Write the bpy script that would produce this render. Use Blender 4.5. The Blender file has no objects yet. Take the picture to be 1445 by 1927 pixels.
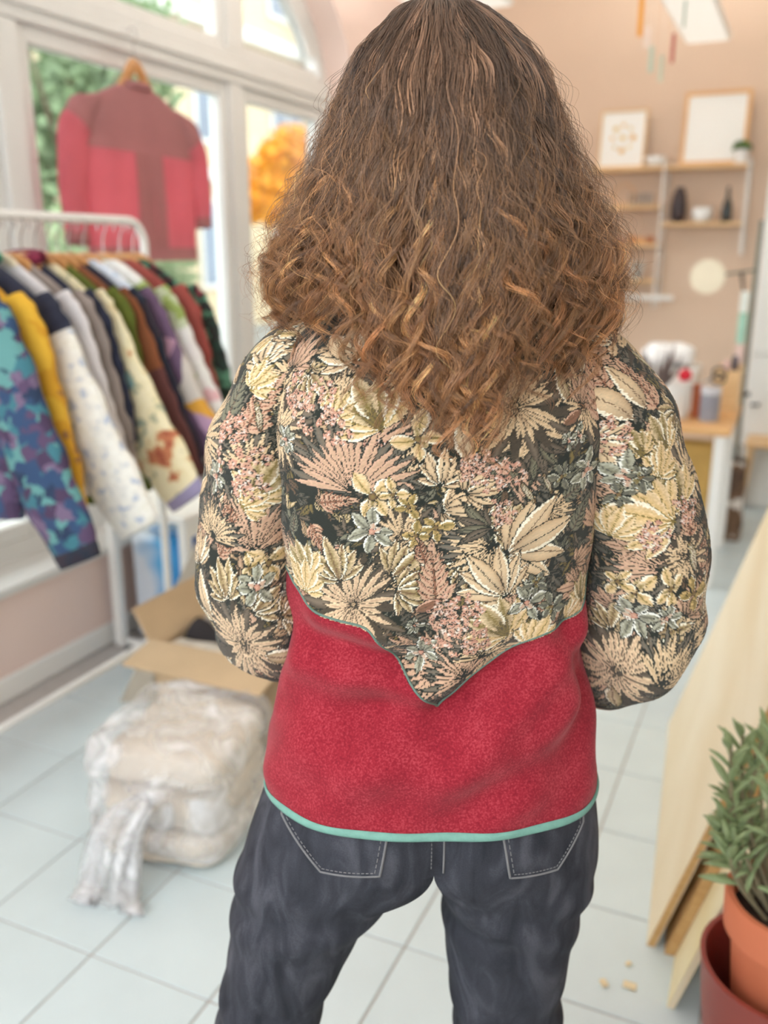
import bpy, math, random
import numpy as np
from mathutils import Vector, Matrix
from mathutils.bvhtree import BVHTree

R = math.radians
random.seed(7)
RNG = np.random.default_rng(11)
scene = bpy.context.scene
COL = scene.collection

# ------------------------------------------------------------------ camera
YAW, PITCH, CAM_H = R(24.3), R(16.0), 1.46
cam_data = bpy.data.cameras.new('camera')
cam_data.sensor_fit = 'VERTICAL'
cam_data.sensor_height = 36.0
cam_data.lens = 36.0 * 1700.0 / 1927.0
cam_data.dof.use_dof = True
cam_data.dof.focus_distance = 0.93
cam_data.dof.aperture_fstop = 2.9
cam_data.clip_start = 0.05
camera = bpy.data.objects.new('camera', cam_data)
camera.location = (0, 0, CAM_H)
camera.rotation_euler = (math.pi / 2 - PITCH, 0, YAW)
COL.objects.link(camera)
scene.camera = camera

# ------------------------------------------------------------------ sky and exposure
world = bpy.data.worlds.new('overcast_sky')
scene.world = world
world.use_nodes = True
bg = world.node_tree.nodes['Background']
bg.inputs['Color'].default_value = (0.88, 0.95, 1.0, 1)
bg.inputs['Strength'].default_value = 1.0
vs = scene.view_settings
vs.view_transform = 'Standard'
vs.look = 'None'
vs.gamma = 1.0
vs.use_curve_mapping = False
vs.exposure = 2.42
scene.cycles.max_bounces = 8
scene.cycles.diffuse_bounces = 4
scene.cycles.glossy_bounces = 3
scene.cycles.transparent_max_bounces = 12
scene.cycles.adaptive_threshold = 0.035

# ------------------------------------------------------------------ helpers
def lin(r, g, b):
    f = lambda c: c / 12.92 if c <= 0.04045 else ((c + 0.055) / 1.055) ** 2.4
    return (f(r / 255.0), f(g / 255.0), f(b / 255.0))

def new_mat(name):
    m = bpy.data.materials.new(name)
    m.use_nodes = True
    nt = m.node_tree
    return m, nt, nt.nodes['Principled BSDF']

def N(nt, kind, **kw):
    n = nt.nodes.new(kind)
    for k, v in kw.items():
        if k in n.inputs:
            n.inputs[k].default_value = v
        else:
            setattr(n, k, v)
    return n

def ramp(nt, stops, fac=None, mode='LINEAR'):
    n = nt.nodes.new('ShaderNodeValToRGB')
    n.color_ramp.interpolation = mode
    el = n.color_ramp.elements
    while len(el) > 1:
        el.remove(el[-1])
    el[0].position = stops[0][0]
    el[0].color = (*stops[0][1], 1)
    for p, c in stops[1:]:
        e = el.new(p)
        e.color = (*c, 1)
    if fac is not None:
        nt.links.new(fac, n.inputs['Fac'])
    return n

def mat(name, rgb, rough=0.6, var=0.12, scale=12.0, bump=0.0, bscale=60.0, metal=0.0, stretch=(1, 1, 1), sheen=0.0, transl=0.0, coat=0.0):
    """plain procedural material: noise-modulated colour plus optional noise bump"""
    m, nt, b = new_mat(name)
    c = lin(*rgb)
    tc = N(nt, 'ShaderNodeTexCoord')
    mp = N(nt, 'ShaderNodeMapping')
    mp.inputs['Scale'].default_value = stretch
    nt.links.new(tc.outputs['Object'], mp.inputs['Vector'])
    nz = N(nt, 'ShaderNodeTexNoise', Scale=scale, Detail=5.0)
    nt.links.new(mp.outputs['Vector'], nz.inputs['Vector'])
    rp = ramp(nt, [(0.3, tuple(x * (1 - var) for x in c)), (0.7, tuple(min(1, x * (1 + var)) for x in c))], nz.outputs['Fac'])
    nt.links.new(rp.outputs['Color'], b.inputs['Base Color'])
    b.inputs['Roughness'].default_value = rough
    b.inputs['Metallic'].default_value = metal
    if sheen:
        b.inputs['Sheen Weight'].default_value = sheen
        b.inputs['Sheen Roughness'].default_value = 0.5
    if coat:
        b.inputs['Coat Weight'].default_value = coat
    if bump:
        nb = N(nt, 'ShaderNodeTexNoise', Scale=bscale, Detail=4.0)
        nt.links.new(mp.outputs['Vector'], nb.inputs['Vector'])
        bn = N(nt, 'ShaderNodeBump', Strength=bump, Distance=0.002)
        nt.links.new(nb.outputs['Fac'], bn.inputs['Height'])
        nt.links.new(bn.outputs['Normal'], b.inputs['Normal'])
    if transl:
        tr = N(nt, 'ShaderNodeBsdfTranslucent')
        nt.links.new(rp.outputs['Color'], tr.inputs['Color'])
        mx = N(nt, 'ShaderNodeMixShader', Fac=transl)
        nt.links.new(b.outputs[0], mx.inputs[1])
        nt.links.new(tr.outputs[0], mx.inputs[2])
        nt.links.new(mx.outputs[0], nt.nodes['Material Output'].inputs['Surface'])
    return m

def patch_mat(name, cols, scale=9.0, rough=0.85, warp=0.4, kind='voronoi', seed=0.0):
    """printed or patchworked cloth: flat colours in irregular shapes"""
    m, nt, b = new_mat(name)
    tc = N(nt, 'ShaderNodeTexCoord')
    mp = N(nt, 'ShaderNodeMapping')
    mp.inputs['Location'].default_value = (seed, seed * 1.7, seed * 0.3)
    nt.links.new(tc.outputs['Object'], mp.inputs['Vector'])
    nz = N(nt, 'ShaderNodeTexNoise', Scale=scale * 1.3, Detail=3.0)
    nt.links.new(mp.outputs['Vector'], nz.inputs['Vector'])
    va = N(nt, 'ShaderNodeVectorMath', operation='MULTIPLY_ADD')
    nt.links.new(nz.outputs['Color'], va.inputs[0])
    va.inputs[1].default_value = (warp / scale,) * 3
    nt.links.new(mp.outputs['Vector'], va.inputs[2])
    n = len(cols)
    if kind == 'voronoi':
        vo = N(nt, 'ShaderNodeTexVoronoi', Scale=scale)
        nt.links.new(va.outputs[0], vo.inputs['Vector'])
        sp = N(nt, 'ShaderNodeSeparateColor')
        nt.links.new(vo.outputs['Color'], sp.inputs[0])
        rp = ramp(nt, [(i / n, lin(*c)) for i, c in enumerate(cols)], sp.outputs[0], 'CONSTANT')
    else:
        n2 = N(nt, 'ShaderNodeTexNoise', Scale=scale, Detail=4.0)
        nt.links.new(va.outputs[0], n2.inputs['Vector'])
        lo, hi = 0.32, 0.68
        rp = ramp(nt, [(lo + (hi - lo) * i / max(1, n - 1), lin(*c)) for i, c in enumerate(cols)], n2.outputs['Fac'], 'LINEAR' if kind == 'soft' else 'CONSTANT')
    nt.links.new(rp.outputs['Color'], b.inputs['Base Color'])
    b.inputs['Roughness'].default_value = rough
    return m

def wood(name, rgb_a, rgb_b, scale=3.0, stretch=(1, 1, 1), rough=0.55):
    m, nt, b = new_mat(name)
    tc = N(nt, 'ShaderNodeTexCoord')
    mp = N(nt, 'ShaderNodeMapping')
    mp.inputs['Scale'].default_value = stretch
    nt.links.new(tc.outputs['Object'], mp.inputs['Vector'])
    nz = N(nt, 'ShaderNodeTexNoise', Scale=scale, Detail=6.0, Distortion=0.6)
    nt.links.new(mp.outputs['Vector'], nz.inputs['Vector'])
    rp = ramp(nt, [(0.32, lin(*rgb_a)), (0.68, lin(*rgb_b))], nz.outputs['Fac'])
    nt.links.new(rp.outputs['Color'], b.inputs['Base Color'])
    b.inputs['Roughness'].default_value = rough
    return m

def glass_mat(name, tint=(1, 1, 1), gloss=0.08, rough=0.02):
    m = bpy.data.materials.new(name)
    m.use_nodes = True
    nt = m.node_tree
    nt.nodes.remove(nt.nodes['Principled BSDF'])
    tr = N(nt, 'ShaderNodeBsdfTransparent')
    tr.inputs['Color'].default_value = (*tint, 1)
    gl = N(nt, 'ShaderNodeBsdfGlossy', Roughness=rough)
    lw = N(nt, 'ShaderNodeLayerWeight', Blend=gloss)
    mx = N(nt, 'ShaderNodeMixShader')
    nt.links.new(lw.outputs['Fresnel'], mx.inputs['Fac'])
    nt.links.new(tr.outputs[0], mx.inputs[1])
    nt.links.new(gl.outputs[0], mx.inputs[2])
    nt.links.new(mx.outputs[0], nt.nodes['Material Output'].inputs['Surface'])
    return m

ORIGIN = {}

def tag(o, label=None, cat=None, group=None, kind=None):
    if label: o['label'] = label
    if cat: o['category'] = cat
    if group: o['group'] = group
    if kind: o['kind'] = kind
    return o

def empty(name, loc=(0, 0, 0), rz=0.0, label=None, cat=None, group=None, kind=None, parent=None):
    o = bpy.data.objects.new(name, None)
    o.empty_display_size = 0.05
    COL.objects.link(o)
    o.location = loc
    o.rotation_euler = (0, 0, rz)
    if parent is not None:
        o.parent = parent
    return tag(o, label, cat, group, kind)

def link_mesh(name, me, material, parent=None, smooth=False):
    if material is not None:
        me.materials.append(material)
    if smooth:
        me.polygons.foreach_set('use_smooth', [True] * len(me.polygons))
    o = bpy.data.objects.new(name, me)
    COL.objects.link(o)
    if parent is not None:
        o.parent = parent
    return o

def grid_mesh(name, P, material, parent=None, smooth=True, wrap_u=False, colors=None, keep=None, uv=None):
    """P: (rows, cols, 3) array -> quad grid mesh"""
    nr, nc = P.shape[:2]
    idx = np.arange(nr * nc).reshape(nr, nc)
    if wrap_u:
        idx = np.concatenate([idx, idx[:, :1]], 1)
    q = np.stack([idx[:-1, :-1], idx[:-1, 1:], idx[1:, 1:], idx[1:, :-1]], -1).reshape(-1, 4)
    V = P.reshape(-1, 3)
    C = None if colors is None else colors.reshape(-1, colors.shape[-1])
    U = None if uv is None else uv.reshape(-1, 2)
    if keep is not None:
        kv = keep.reshape(-1)
        q = q[kv[q].any(1)]
        used = np.zeros(len(V), bool); used[q.reshape(-1)] = True
        remap = np.cumsum(used) - 1
        q = remap[q]; V = V[used]
        if C is not None: C = C[used]
        if U is not None: U = U[used]
    me = bpy.data.meshes.new(name)
    me.vertices.add(len(V)); me.vertices.foreach_set('co', V.astype(np.float32).ravel())
    me.loops.add(q.size); me.loops.foreach_set('vertex_index', q.astype(np.int32).ravel())
    me.polygons.add(len(q)); me.polygons.foreach_set('loop_start', np.arange(0, q.size, 4, dtype=np.int32))
    me.update(calc_edges=True)
    me.validate()
    if C is not None:
        at = me.color_attributes.new('Col', 'FLOAT_COLOR', 'POINT')
        at.data.foreach_set('color', np.concatenate([C[:, :3], np.ones((len(C), 1))], 1).astype(np.float32).ravel())
    if U is not None:
        a2 = me.attributes.new('fab', 'FLOAT_VECTOR', 'POINT')
        a2.data.foreach_set('vector', np.concatenate([U, np.zeros((len(U), 1))], 1).astype(np.float32).ravel())
    return link_mesh(name, me, material, parent, smooth)

class MB:
    def __init__(s):
        s.v = []; s.f = []
    def add(s, vs_, fs):
        o = len(s.v)
        s.v += [tuple(p) for p in vs_]
        s.f += [tuple(i + o for i in f) for f in fs]
        return s
    def box(s, c, size, rot=None, bev=0.0):
        hx, hy, hz = size[0] / 2, size[1] / 2, size[2] / 2
        M = Matrix.Identity(3) if rot is None else rot
        if bev > 0:
            bev = min(bev, hx * .9, hy * .9, hz * .9)
            vs_ = []
            for sx in (-1, 1):
                for sy in (-1, 1):
                    for sz in (-1, 1):
                        vs_ += [(sx * hx, sy * (hy - bev), sz * (hz - bev)), (sx * (hx - bev), sy * hy, sz * (hz - bev)), (sx * (hx - bev), sy * (hy - bev), sz * hz)]
            k = lambda a, b, c_: 3 * (4 * a + 2 * b + c_)
            fs = []
            for a in (0, 1):
                fs.append([k(a, 0, 0), k(a, 1, 0), k(a, 1, 1), k(a, 0, 1)])
                fs.append([k(0, a, 0) + 1, k(1, a, 0) + 1, k(1, a, 1) + 1, k(0, a, 1) + 1])
                fs.append([k(0, 0, a) + 2, k(1, 0, a) + 2, k(1, 1, a) + 2, k(0, 1, a) + 2])
                for b in (0, 1):
                    fs.append([k(a, b, 0), k(a, b, 1), k(a, b, 1) + 1, k(a, b, 0) + 1])
                    fs.append([k(a, 0, b), k(a, 1, b), k(a, 1, b) + 2, k(a, 0, b) + 2])
                    fs.append([k(0, a, b) + 1, k(1, a, b) + 1, k(1, a, b) + 2, k(0, a, b) + 2])
                    for c_ in (0, 1):
                        i = k(a, b, c_); fs.append([i, i + 1, i + 2])
        else:
            vs_ = [(x * hx, y * hy, z * hz) for x in (-1, 1) for y in (-1, 1) for z in (-1, 1)]
            fs = [(0, 1, 3, 2), (4, 6, 7, 5), (0, 4, 5, 1), (2, 3, 7, 6), (0, 2, 6, 4), (1, 5, 7, 3)]
        return s.add([Vector(c) + M @ Vector(p) for p in vs_], fs)
    def b2(s, x0, x1, y0, y1, z0, z1, bev=0.0):
        return s.box(((x0 + x1) / 2, (y0 + y1) / 2, (z0 + z1) / 2), (abs(x1 - x0), abs(y1 - y0), abs(z1 - z0)), None, bev)
    def tube(s, pts, r, n=8, cap=True, sy=1.0, up=None):
        pts = [Vector(p) for p in pts]
        rs = r if isinstance(r, (list, tuple, np.ndarray)) else [r] * len(pts)
        prev = None; rings = []
        for i, p in enumerate(pts):
            d = (pts[min(i + 1, len(pts) - 1)] - pts[max(i - 1, 0)]).normalized()
            if prev is None:
                a = Vector(up) if up else (Vector((0, 0, 1)) if abs(d.z) < 0.9 else Vector((1, 0, 0)))
                u = (a - d * a.dot(d)).normalized()
            else:
                u = (prev - d * prev.dot(d)).normalized()
            prev = u
            w = d.cross(u)
            rings.append([p + (u * math.cos(2 * math.pi * k / n) + w * sy * math.sin(2 * math.pi * k / n)) * rs[i] for k in range(n)])
        fs = []
        for i in range(len(rings) - 1):
            for k in range(n):
                fs.append((i * n + k, i * n + (k + 1) % n, (i + 1) * n + (k + 1) % n, (i + 1) * n + k))
        if cap:
            fs.append(tuple(range(n - 1, -1, -1))); fs.append(tuple((len(rings) - 1) * n + k for k in range(n)))
        return s.add([p for rg in rings for p in rg], fs)
    def lathe(s, prof, c=(0, 0, 0), n=24, cap=True):
        vs_ = [(c[0] + r * math.cos(2 * math.pi * k / n), c[1] + r * math.sin(2 * math.pi * k / n), c[2] + z) for r, z in prof for k in range(n)]
        fs = []
        for i in range(len(prof) - 1):
            for k in range(n):
                fs.append((i * n + k, i * n + (k + 1) % n, (i + 1) * n + (k + 1) % n, (i + 1) * n + k))
        if cap:
            fs.append(tuple(range(n - 1, -1, -1))); fs.append(tuple((len(prof) - 1) * n + k for k in range(n)))
        return s.add(vs_, fs)
    def prism(s, poly, axis, a, b):
        """poly: 2D points; axis 'x','y','z' extruded from a to b"""
        def P(p, t):
            return {'x': (t, p[0], p[1]), 'y': (p[0], t, p[1]), 'z': (p[0], p[1], t)}[axis]
        n = len(poly)
        fs = [tuple(range(n)), tuple(range(2 * n - 1, n - 1, -1))]
        fs += [(k, (k + 1) % n, n + (k + 1) % n, n + k) for k in range(n)]
        return s.add([P(p, a) for p in poly] + [P(p, b) for p in poly], fs)
    def build(s, name, material, parent=None, smooth=False, world=True, bevel=0.0):
        o = Vector((0, 0, 0))
        if parent is not None and world:
            q = parent
            while q is not None:
                o += Vector(q.location); q = q.parent
        me = bpy.data.meshes.new(name)
        me.from_pydata([tuple(Vector(p) - o) for p in s.v], [], s.f)
        me.update()
        import bmesh
        bm = bmesh.new(); bm.from_mesh(me)
        bmesh.ops.recalc_face_normals(bm, faces=bm.faces)
        if bevel:
            bmesh.ops.bevel(bm, geom=[e for e in bm.edges if e.calc_face_angle(0) > 0.6], offset=bevel, segments=2, affect='EDGES', profile=0.6)
        bm.to_mesh(me); bm.free()
        if smooth:
            me.polygons.foreach_set('use_smooth', [True] * len(me.polygons))
            if smooth != 'all':
                try:
                    me.set_sharp_from_angle(angle=R(40))
                except Exception:
                    pass
        return link_mesh(name, me, material, parent)

def one(name, mb, material, label, cat, group=None, kind=None, smooth=False, bevel=0.0, loc=None):
    """single-mesh thing whose origin is at its base"""
    vs_ = np.array(mb.v)
    if loc is None:
        lo, hi = vs_.min(0), vs_.max(0)
        loc = ((lo[0] + hi[0]) / 2, (lo[1] + hi[1]) / 2, lo[2])
    mb.v = [tuple(p) for p in vs_ - np.array(loc)]
    o = mb.build(name, material, None, smooth, False, bevel)
    o.location = loc
    return tag(o, label, cat, group, kind)

def rotm(ax, ang):
    return Matrix.Rotation(ang, 3, ax)

def smooth_path(pts, n):
    """Catmull-Rom through pts (rows of any width)"""
    P = np.array(pts, float)
    P = np.vstack([2 * P[0] - P[1], P, 2 * P[-1] - P[-2]])
    out = []
    m = len(P) - 3
    for t in np.linspace(0, m, n):
        i = min(int(t), m - 1); f = t - i
        p0, p1, p2, p3 = P[i:i + 4]
        out.append(0.5 * (2 * p1 + (p2 - p0) * f + (2 * p0 - 5 * p1 + 4 * p2 - p3) * f * f + (3 * p1 - p0 - 3 * p2 + p3) * f ** 3))
    return np.array(out)

# ================================================================== THE ROOM
WX, EX, YB, ZC, YO = -2.31, 0.34, 6.2, 3.35, -0.8     # left wall, right wall, back wall, ceiling, open shop front
M = {}
M['peach'] = mat('peach_wall_paint', (225, 198, 174), 0.85, 0.03, 1.5, 0.15, 180)
M['pinkwall'] = mat('pink_wall_paint', (236, 210, 198), 0.85, 0.03, 1.5, 0.15, 180)
M['palewall'] = mat('off_white_wall_paint', (232, 227, 220), 0.85, 0.03, 1.5, 0.15, 180)
M['white'] = mat('white_gloss_paint', (240, 236, 230), 0.35, 0.02, 4)
M['window'] = mat('white_window_paint', (222, 219, 214), 0.4, 0.02, 4)
M['whitemetal'] = mat('white_powder_coat', (236, 233, 228), 0.35, 0.02, 6)
M['ceil'] = mat('ceiling_paint', (238, 234, 228), 0.9, 0.02, 2)
M['grout'] = mat('grout', (186, 178, 172), 0.9, 0.08, 40)
M['tile'] = mat('glazed_tile', (214, 226, 228), 0.28, 0.035, 5.0, 0.06, 30)
M['glass'] = glass_mat('window_glass', (0.97, 0.99, 0.98), 0.12)

# floor: grout bed with separate tiles
fl = MB().b2(WX - 0.02, EX + 0.02, YO, YB + 0.02, -0.06, -0.004).build('floor', M['grout'])
tag(fl, kind='structure')
tile_mb = MB().box((0, 0, -0.006), (0.300, 0.295, 0.012), None, 0.0015)
tile_mesh = None
xs = [-1.243 + 0.305 * k for k in range(-4, 6)]
ys = [1.213 + 0.300 * k for k in range(-5, 17)]
for x in xs:
    for y in ys:
        cx_, cy_ = x + 0.1525, y + 0.150
        if cx_ - .15 < WX - 0.03 or cx_ + .15 > EX + 0.03 or cy_ + .15 > YB + 0.1:
            continue
        if tile_mesh is None:
            t = tile_mb.build('tile', M['tile'], fl, False, False); tile_mesh = t.data
        else:
            t = bpy.data.objects.new('tile', tile_mesh); COL.objects.link(t); t.parent = fl
        t.location = (cx_, cy_, random.uniform(-0.0006, 0.0))

tag(MB().b2(WX - .25, EX + .2, YO, YB + .2, ZC, ZC + .15).build('ceiling', M['ceil']), kind='structure')
tag(MB().b2(WX - .25, EX + .2, YB, YB + .15, -0.06, ZC).build('wall_back', M['peach']), kind='structure')
tag(MB().b2(EX, EX + .15, YO, YB, -0.06, ZC).build('wall_right', M['palewall']), kind='structure')
wf = MB()  # unseen wall behind the camera, added so daylight falls from higher up
wf.b2(WX - .27, EX + .15, YO - .15, YO, -0.06, .85).b2(WX - .27, EX + .15, YO - .15, YO, 3.1, ZC + .15)
for x0, x1 in ((WX - .27, WX + .12), (-1.05, -.93), (EX - .1, EX + .15)):
    wf.b2(x0, x1, YO - .15, YO, .85, 3.1)
tag(wf.build('added_front_wall', M['palewall']), kind='structure')
tag(MB().b2(WX, EX, YB - .012, YB, 0, .08, .003).build('baseboard_back', M['white']), kind='structure')

# left wall with an arched window opening
WY0, WY1, SILL, SPR, ARB = 1.52, 4.72, 0.37, 2.25, 0.83
YM, HWW = (WY0 + WY1) / 2, (WY1 - WY0) / 2
def arch_z(y, off=0.0):
    t = max(0.0, 1 - ((y - YM) / (HWW - off)) ** 2)
    return SPR + (ARB - off) * math.sqrt(t)
XO = WX - 0.27
wl = MB()
wl.b2(XO, WX, YO, YB + .15, -0.06, SILL)
wl.b2(XO, WX, YO, WY0, SILL, ZC)
wl.b2(XO, WX, WY1, YB + .15, SILL, ZC)
ay = [YM - HWW * math.cos(math.pi * k / 40) for k in range(41)]
for k in range(40):
    a, b = ay[k], ay[k + 1]
    wl.prism([(a, arch_z(a)), (b, arch_z(b)), (b, ZC), (a, ZC)], 'x', XO, WX)
tag(wl.build('wall_left', M['pinkwall']), kind='structure')
tag(MB().b2(WX, WX + .014, YO, YB - .012, 0, .085, .004).build('baseboard_left', M['white']), kind='structure')

win = empty('window_1', (WX - .2, YM, SILL), kind='structure')
FX0, FX1 = WX - .225, WX - .155       # frame depth
MB().b2(XO + .02, WX + .035, WY0 - .03, WY1 + .03, SILL, SILL + .03, .004).build('window_sill', M['window'], win)
# outer arched frame
fr = MB()
fw_ = .07
inner = [(WY0 + fw_, SILL + .1)] + [(YM - (HWW - fw_) * math.cos(math.pi * k / 40), SPR + (ARB - fw_) * math.sin(math.pi * k / 40)) for k in range(41)] + [(WY1 - fw_, SILL + .1)]
outer = [(WY0, SILL + .03)] + [(YM - HWW * math.cos(math.pi * k / 40), SPR + ARB * math.sin(math.pi * k / 40)) for k in range(41)] + [(WY1, SILL + .03)]
for k in range(len(inner) - 1):
    fr.prism([outer[k], outer[k + 1], inner[k + 1], inner[k]], 'x', FX0, FX1)
fr.b2(FX0, FX1, WY0, WY1, SILL + .03, SILL + .1)
fr.build('window_frame', M['window'], win)
T0, T1 = 2.195, 2.335                     # transom
MB().b2(FX0 - .01, FX1 + .02, WY0 + .01, WY1 - .01, T0, T1, .006).build('transom', M['window'], win)
MB().b2(FX1 + .02, FX1 + .035, WY0 + .01, WY1 - .01, T0 + .045, T0 + .075, .004).build('transom_moulding', M['window'], win)
MULL = (2.45, 3.80)
for y in MULL:
    MB().b2(FX0 - .01, FX1 + .015, y - .055, y + .055, SILL + .09, T0, .006).build('mullion', M['window'], win)
    MB().b2(FX0 - .01, FX1 + .015, y - .055, y + .055, T1, arch_z(y, fw_) + .03, .006).build('mullion', M['window'], win)
# sashes with panes
spans = [(WY0 + fw_, MULL[0] - .055), (MULL[0] + .055, MULL[1] - .055), (MULL[1] + .055, WY1 - fw_)]
for (a, b) in spans:
    s_ = MB(); w_ = .055
    z0, z1 = SILL + .1, T0
    s_.b2(FX0 + .005, FX1 - .004, a, a + w_, z0, z1, .003).b2(FX0 + .005, FX1 - .004, b - w_, b, z0, z1, .003)
    s_.b2(FX0 + .005, FX1 - .004, a + w_, b - w_, z0, z0 + w_, .003).b2(FX0 + .005, FX1 - .004, a + w_, b - w_, z1 - w_, z1, .003)
    sash = s_.build('sash', M['window'], win)
    MB().b2(FX0 + .03, FX0 + .036, a + w_, b - w_, z0 + w_, z1 - w_).build('pane', M['glass'], sash)
    # upper light under the arch
    n = 14
    yy = [a + (b - a) * k / n for k in range(n + 1)]
    yi = [a + w_ + (b - a - 2 * w_) * k / n for k in range(n + 1)]
    s2 = MB()
    top_o = [(y, arch_z(y, fw_)) for y in yy]; top_i = [(y, arch_z(y, fw_ + w_)) for y in yi]
    for k in range(n):
        if top_o[k][1] > T1 and top_o[k + 1][1] > T1:
            s2.prism([top_o[k], top_o[k + 1], (top_i[k + 1][0], max(T1, top_i[k + 1][1])), (top_i[k][0], max(T1, top_i[k][1]))], 'x', FX0 + .005, FX1 - .004)
    for yA, yBn in ((a, a + w_), (b - w_, b)):
        s2.b2(FX0 + .005, FX1 - .004, yA, yBn, T1, max(T1 + .02, min(arch_z(yA, fw_), arch_z(yBn, fw_))), .003)
    s2.b2(FX0 + .005, FX1 - .004, a + w_, b - w_, T1, T1 + .04, .003)
    sash = s2.build('sash', M['window'], win)
    pts = [(yi[0], T1 + .03)] + [(y, max(T1 + .035, z)) for y, z in top_i] + [(yi[-1], T1 + .03)]
    MB().prism(pts, 'x', FX0 + .03, FX0 + .036).build('pane', M['glass'], sash)

# ================================================================== OUTSIDE THE WINDOW
M['facade'] = mat('cream_render', (178, 160, 130), 0.9, 0.05, 0.6)
M['trimstone'] = mat('pale_stone', (192, 188, 180), 0.8, 0.04, 1)
M['darkpane'] = mat('dark_window_pane', (84, 94, 108), 0.15, 0.3, 0.4)
M['pavement'] = mat('pavement', (120, 118, 112), 0.9, 0.1, 1.2)
tag(MB().b2(-40, XO, -10, 60, -0.35, -0.2).build('street_pavement', M['pavement']), kind='structure')
FXX = -12.0
bld = empty('apartment_building', (FXX - 2, 20, -0.2), label='cream apartment house with grey windows across the street outside', cat='building')
MB().b2(FXX - 4, FXX, 6, 38, -0.2, 13).build('wall', M['facade'], bld)
for fz in (0.4, 3.4, 6.4, 9.4):
    MB().b2(FXX, FXX + .25, 6, 38, fz + 2.55, fz + 2.8).build('ledge', M['trimstone'], bld)
    for k in range(10):
        y = 7.6 + k * 3.1
        w = MB().b2(FXX, FXX + .06, y, y + 1.5, fz + .3, fz + 2.2).build('window', M['trimstone'], bld)
        MB().b2(FXX + .06, FXX + .075, y + .1, y + .7, fz + .4, fz + 2.1).build('pane', M['darkpane'], w)
        MB().b2(FXX + .06, FXX + .075, y + .8, y + 1.4, fz + .4, fz + 2.1).build('pane', M['darkpane'], w)
def tree(name, base, crown_c, rad, leafcol, n, label, leaf=0.09, squash=1.0):
    t = empty(name, base, label=label, cat='tree')
    tr = MB()
    c = Vector(crown_c)
    tr.tube([base, Vector(base).lerp(c, .5) + Vector((.05, .08, 0)), c], [.09, .07, .03], 8)
    for k in range(7):
        a = k * 2.4
        tr.tube([Vector(base).lerp(c, .55 + .05 * k), c + Vector((math.cos(a) * rad * .6, math.sin(a) * rad * .6, rad * .4 * math.sin(k)))], [.035, .01], 5)
    tr.build('trunk', mat(name + '_bark', (96, 78, 62), .9, .2, 6), t)
    g = np.random.default_rng(int(abs(crown_c[1]) * 100))
    cr = MB()
    blobs = [c + Vector(g.normal(0, .45, 3) * rad) * .9 for _ in range(11)]
    for k in range(n):
        b_ = blobs[k % len(blobs)]
        d = Vector(g.normal(0, 1, 3)).normalized() * rad * .55 * g.random() ** .4
        p = b_ + Vector((d.x, d.y, d.z * squash))
        u = Vector(g.normal(0, 1, 3)).normalized(); w = u.orthogonal().normalized()
        s_ = leaf * g.uniform(.6, 1.3)
        cr.add([p - u * s_, p + w * s_ * .55, p + u * s_, p - w * s_ * .55], [(0, 1, 2, 3)])
    o = cr.build('foliage', mat(name + '_leaves', leafcol, .7, .35, 3, transl=.35), t)
    o['kind'] = 'stuff'
    return t
tree('autumn_tree', (-7.0, 12.3, -.2), (-7.0, 12.4, 2.55), .75, (222, 154, 40), 3800, 'small tree with bright yellow autumn leaves seen through the window', .085, 1.2)
tree('green_tree', (-6.4, 7.0, -.2), (-6.4, 7.1, 3.0), .95, (122, 140, 104), 3800, 'leafy green tree outside behind the hanging red jacket', .08, 1.3)
tree('green_shrub', (-5.2, 5.9, -.2), (-5.2, 5.9, 1.15), .6, (140, 154, 118), 2400, 'pale green shrub at street level outside the window', .06)

# ================================================================== CLOTHES RACK
RX, RZ = -1.95, 1.557
M['hwood'] = wood('hanger_wood', (176, 118, 66), (205, 150, 92), 8, (1, 6, 6), .4)
M['hwood2'] = wood('pale_hanger_wood', (226, 206, 172), (240, 224, 196), 8, (1, 6, 6), .4)
M['steel'] = mat('bright_steel', (200, 200, 200), .25, .05, 20, metal=.9)
M['rubber'] = mat('black_rubber', (40, 40, 42), .6, .1, 20)
rack = empty('clothes_rack', (RX, 1.5, 0), label='white tubular clothes rack with rounded corners in front of the window', cat='clothes rack')
RY0, RY1, CR = 0.55, 2.445, .075
def corner(yc, zc, y_s):
    return [(RX, yc + y_s * CR * math.sin(a), zc + CR * math.cos(a)) for a in np.linspace(0, math.pi / 2, 9)]
pth = [(RX, RY0, .075)] + [p for p in reversed(corner(RY0 + CR, RZ - CR, -1))] + corner(RY1 - CR, RZ - CR, 1) + [(RX, RY1, .075)]
MB().tube(pth, .014, 12).build('frame', M['whitemetal'], rack, True)
MB().tube([(RX, RY0, .151), (RX, RY1, .151)], .013, 12).build('base_rail', M['whitemetal'], rack, True)
for y in (RY0, RY1):
    ft = MB().tube([(RX - .2, y, .065), (RX + .17, y, .065)], .013, 10).build('foot', M['whitemetal'], rack, True)
    for x in (RX - .19, RX + .16):
        w = MB()
        w.tube([(x - .012, y, .026), (x + .012, y, .026)], .026, 16)
        w.build('castor', M['rubber'], ft, True)

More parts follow.
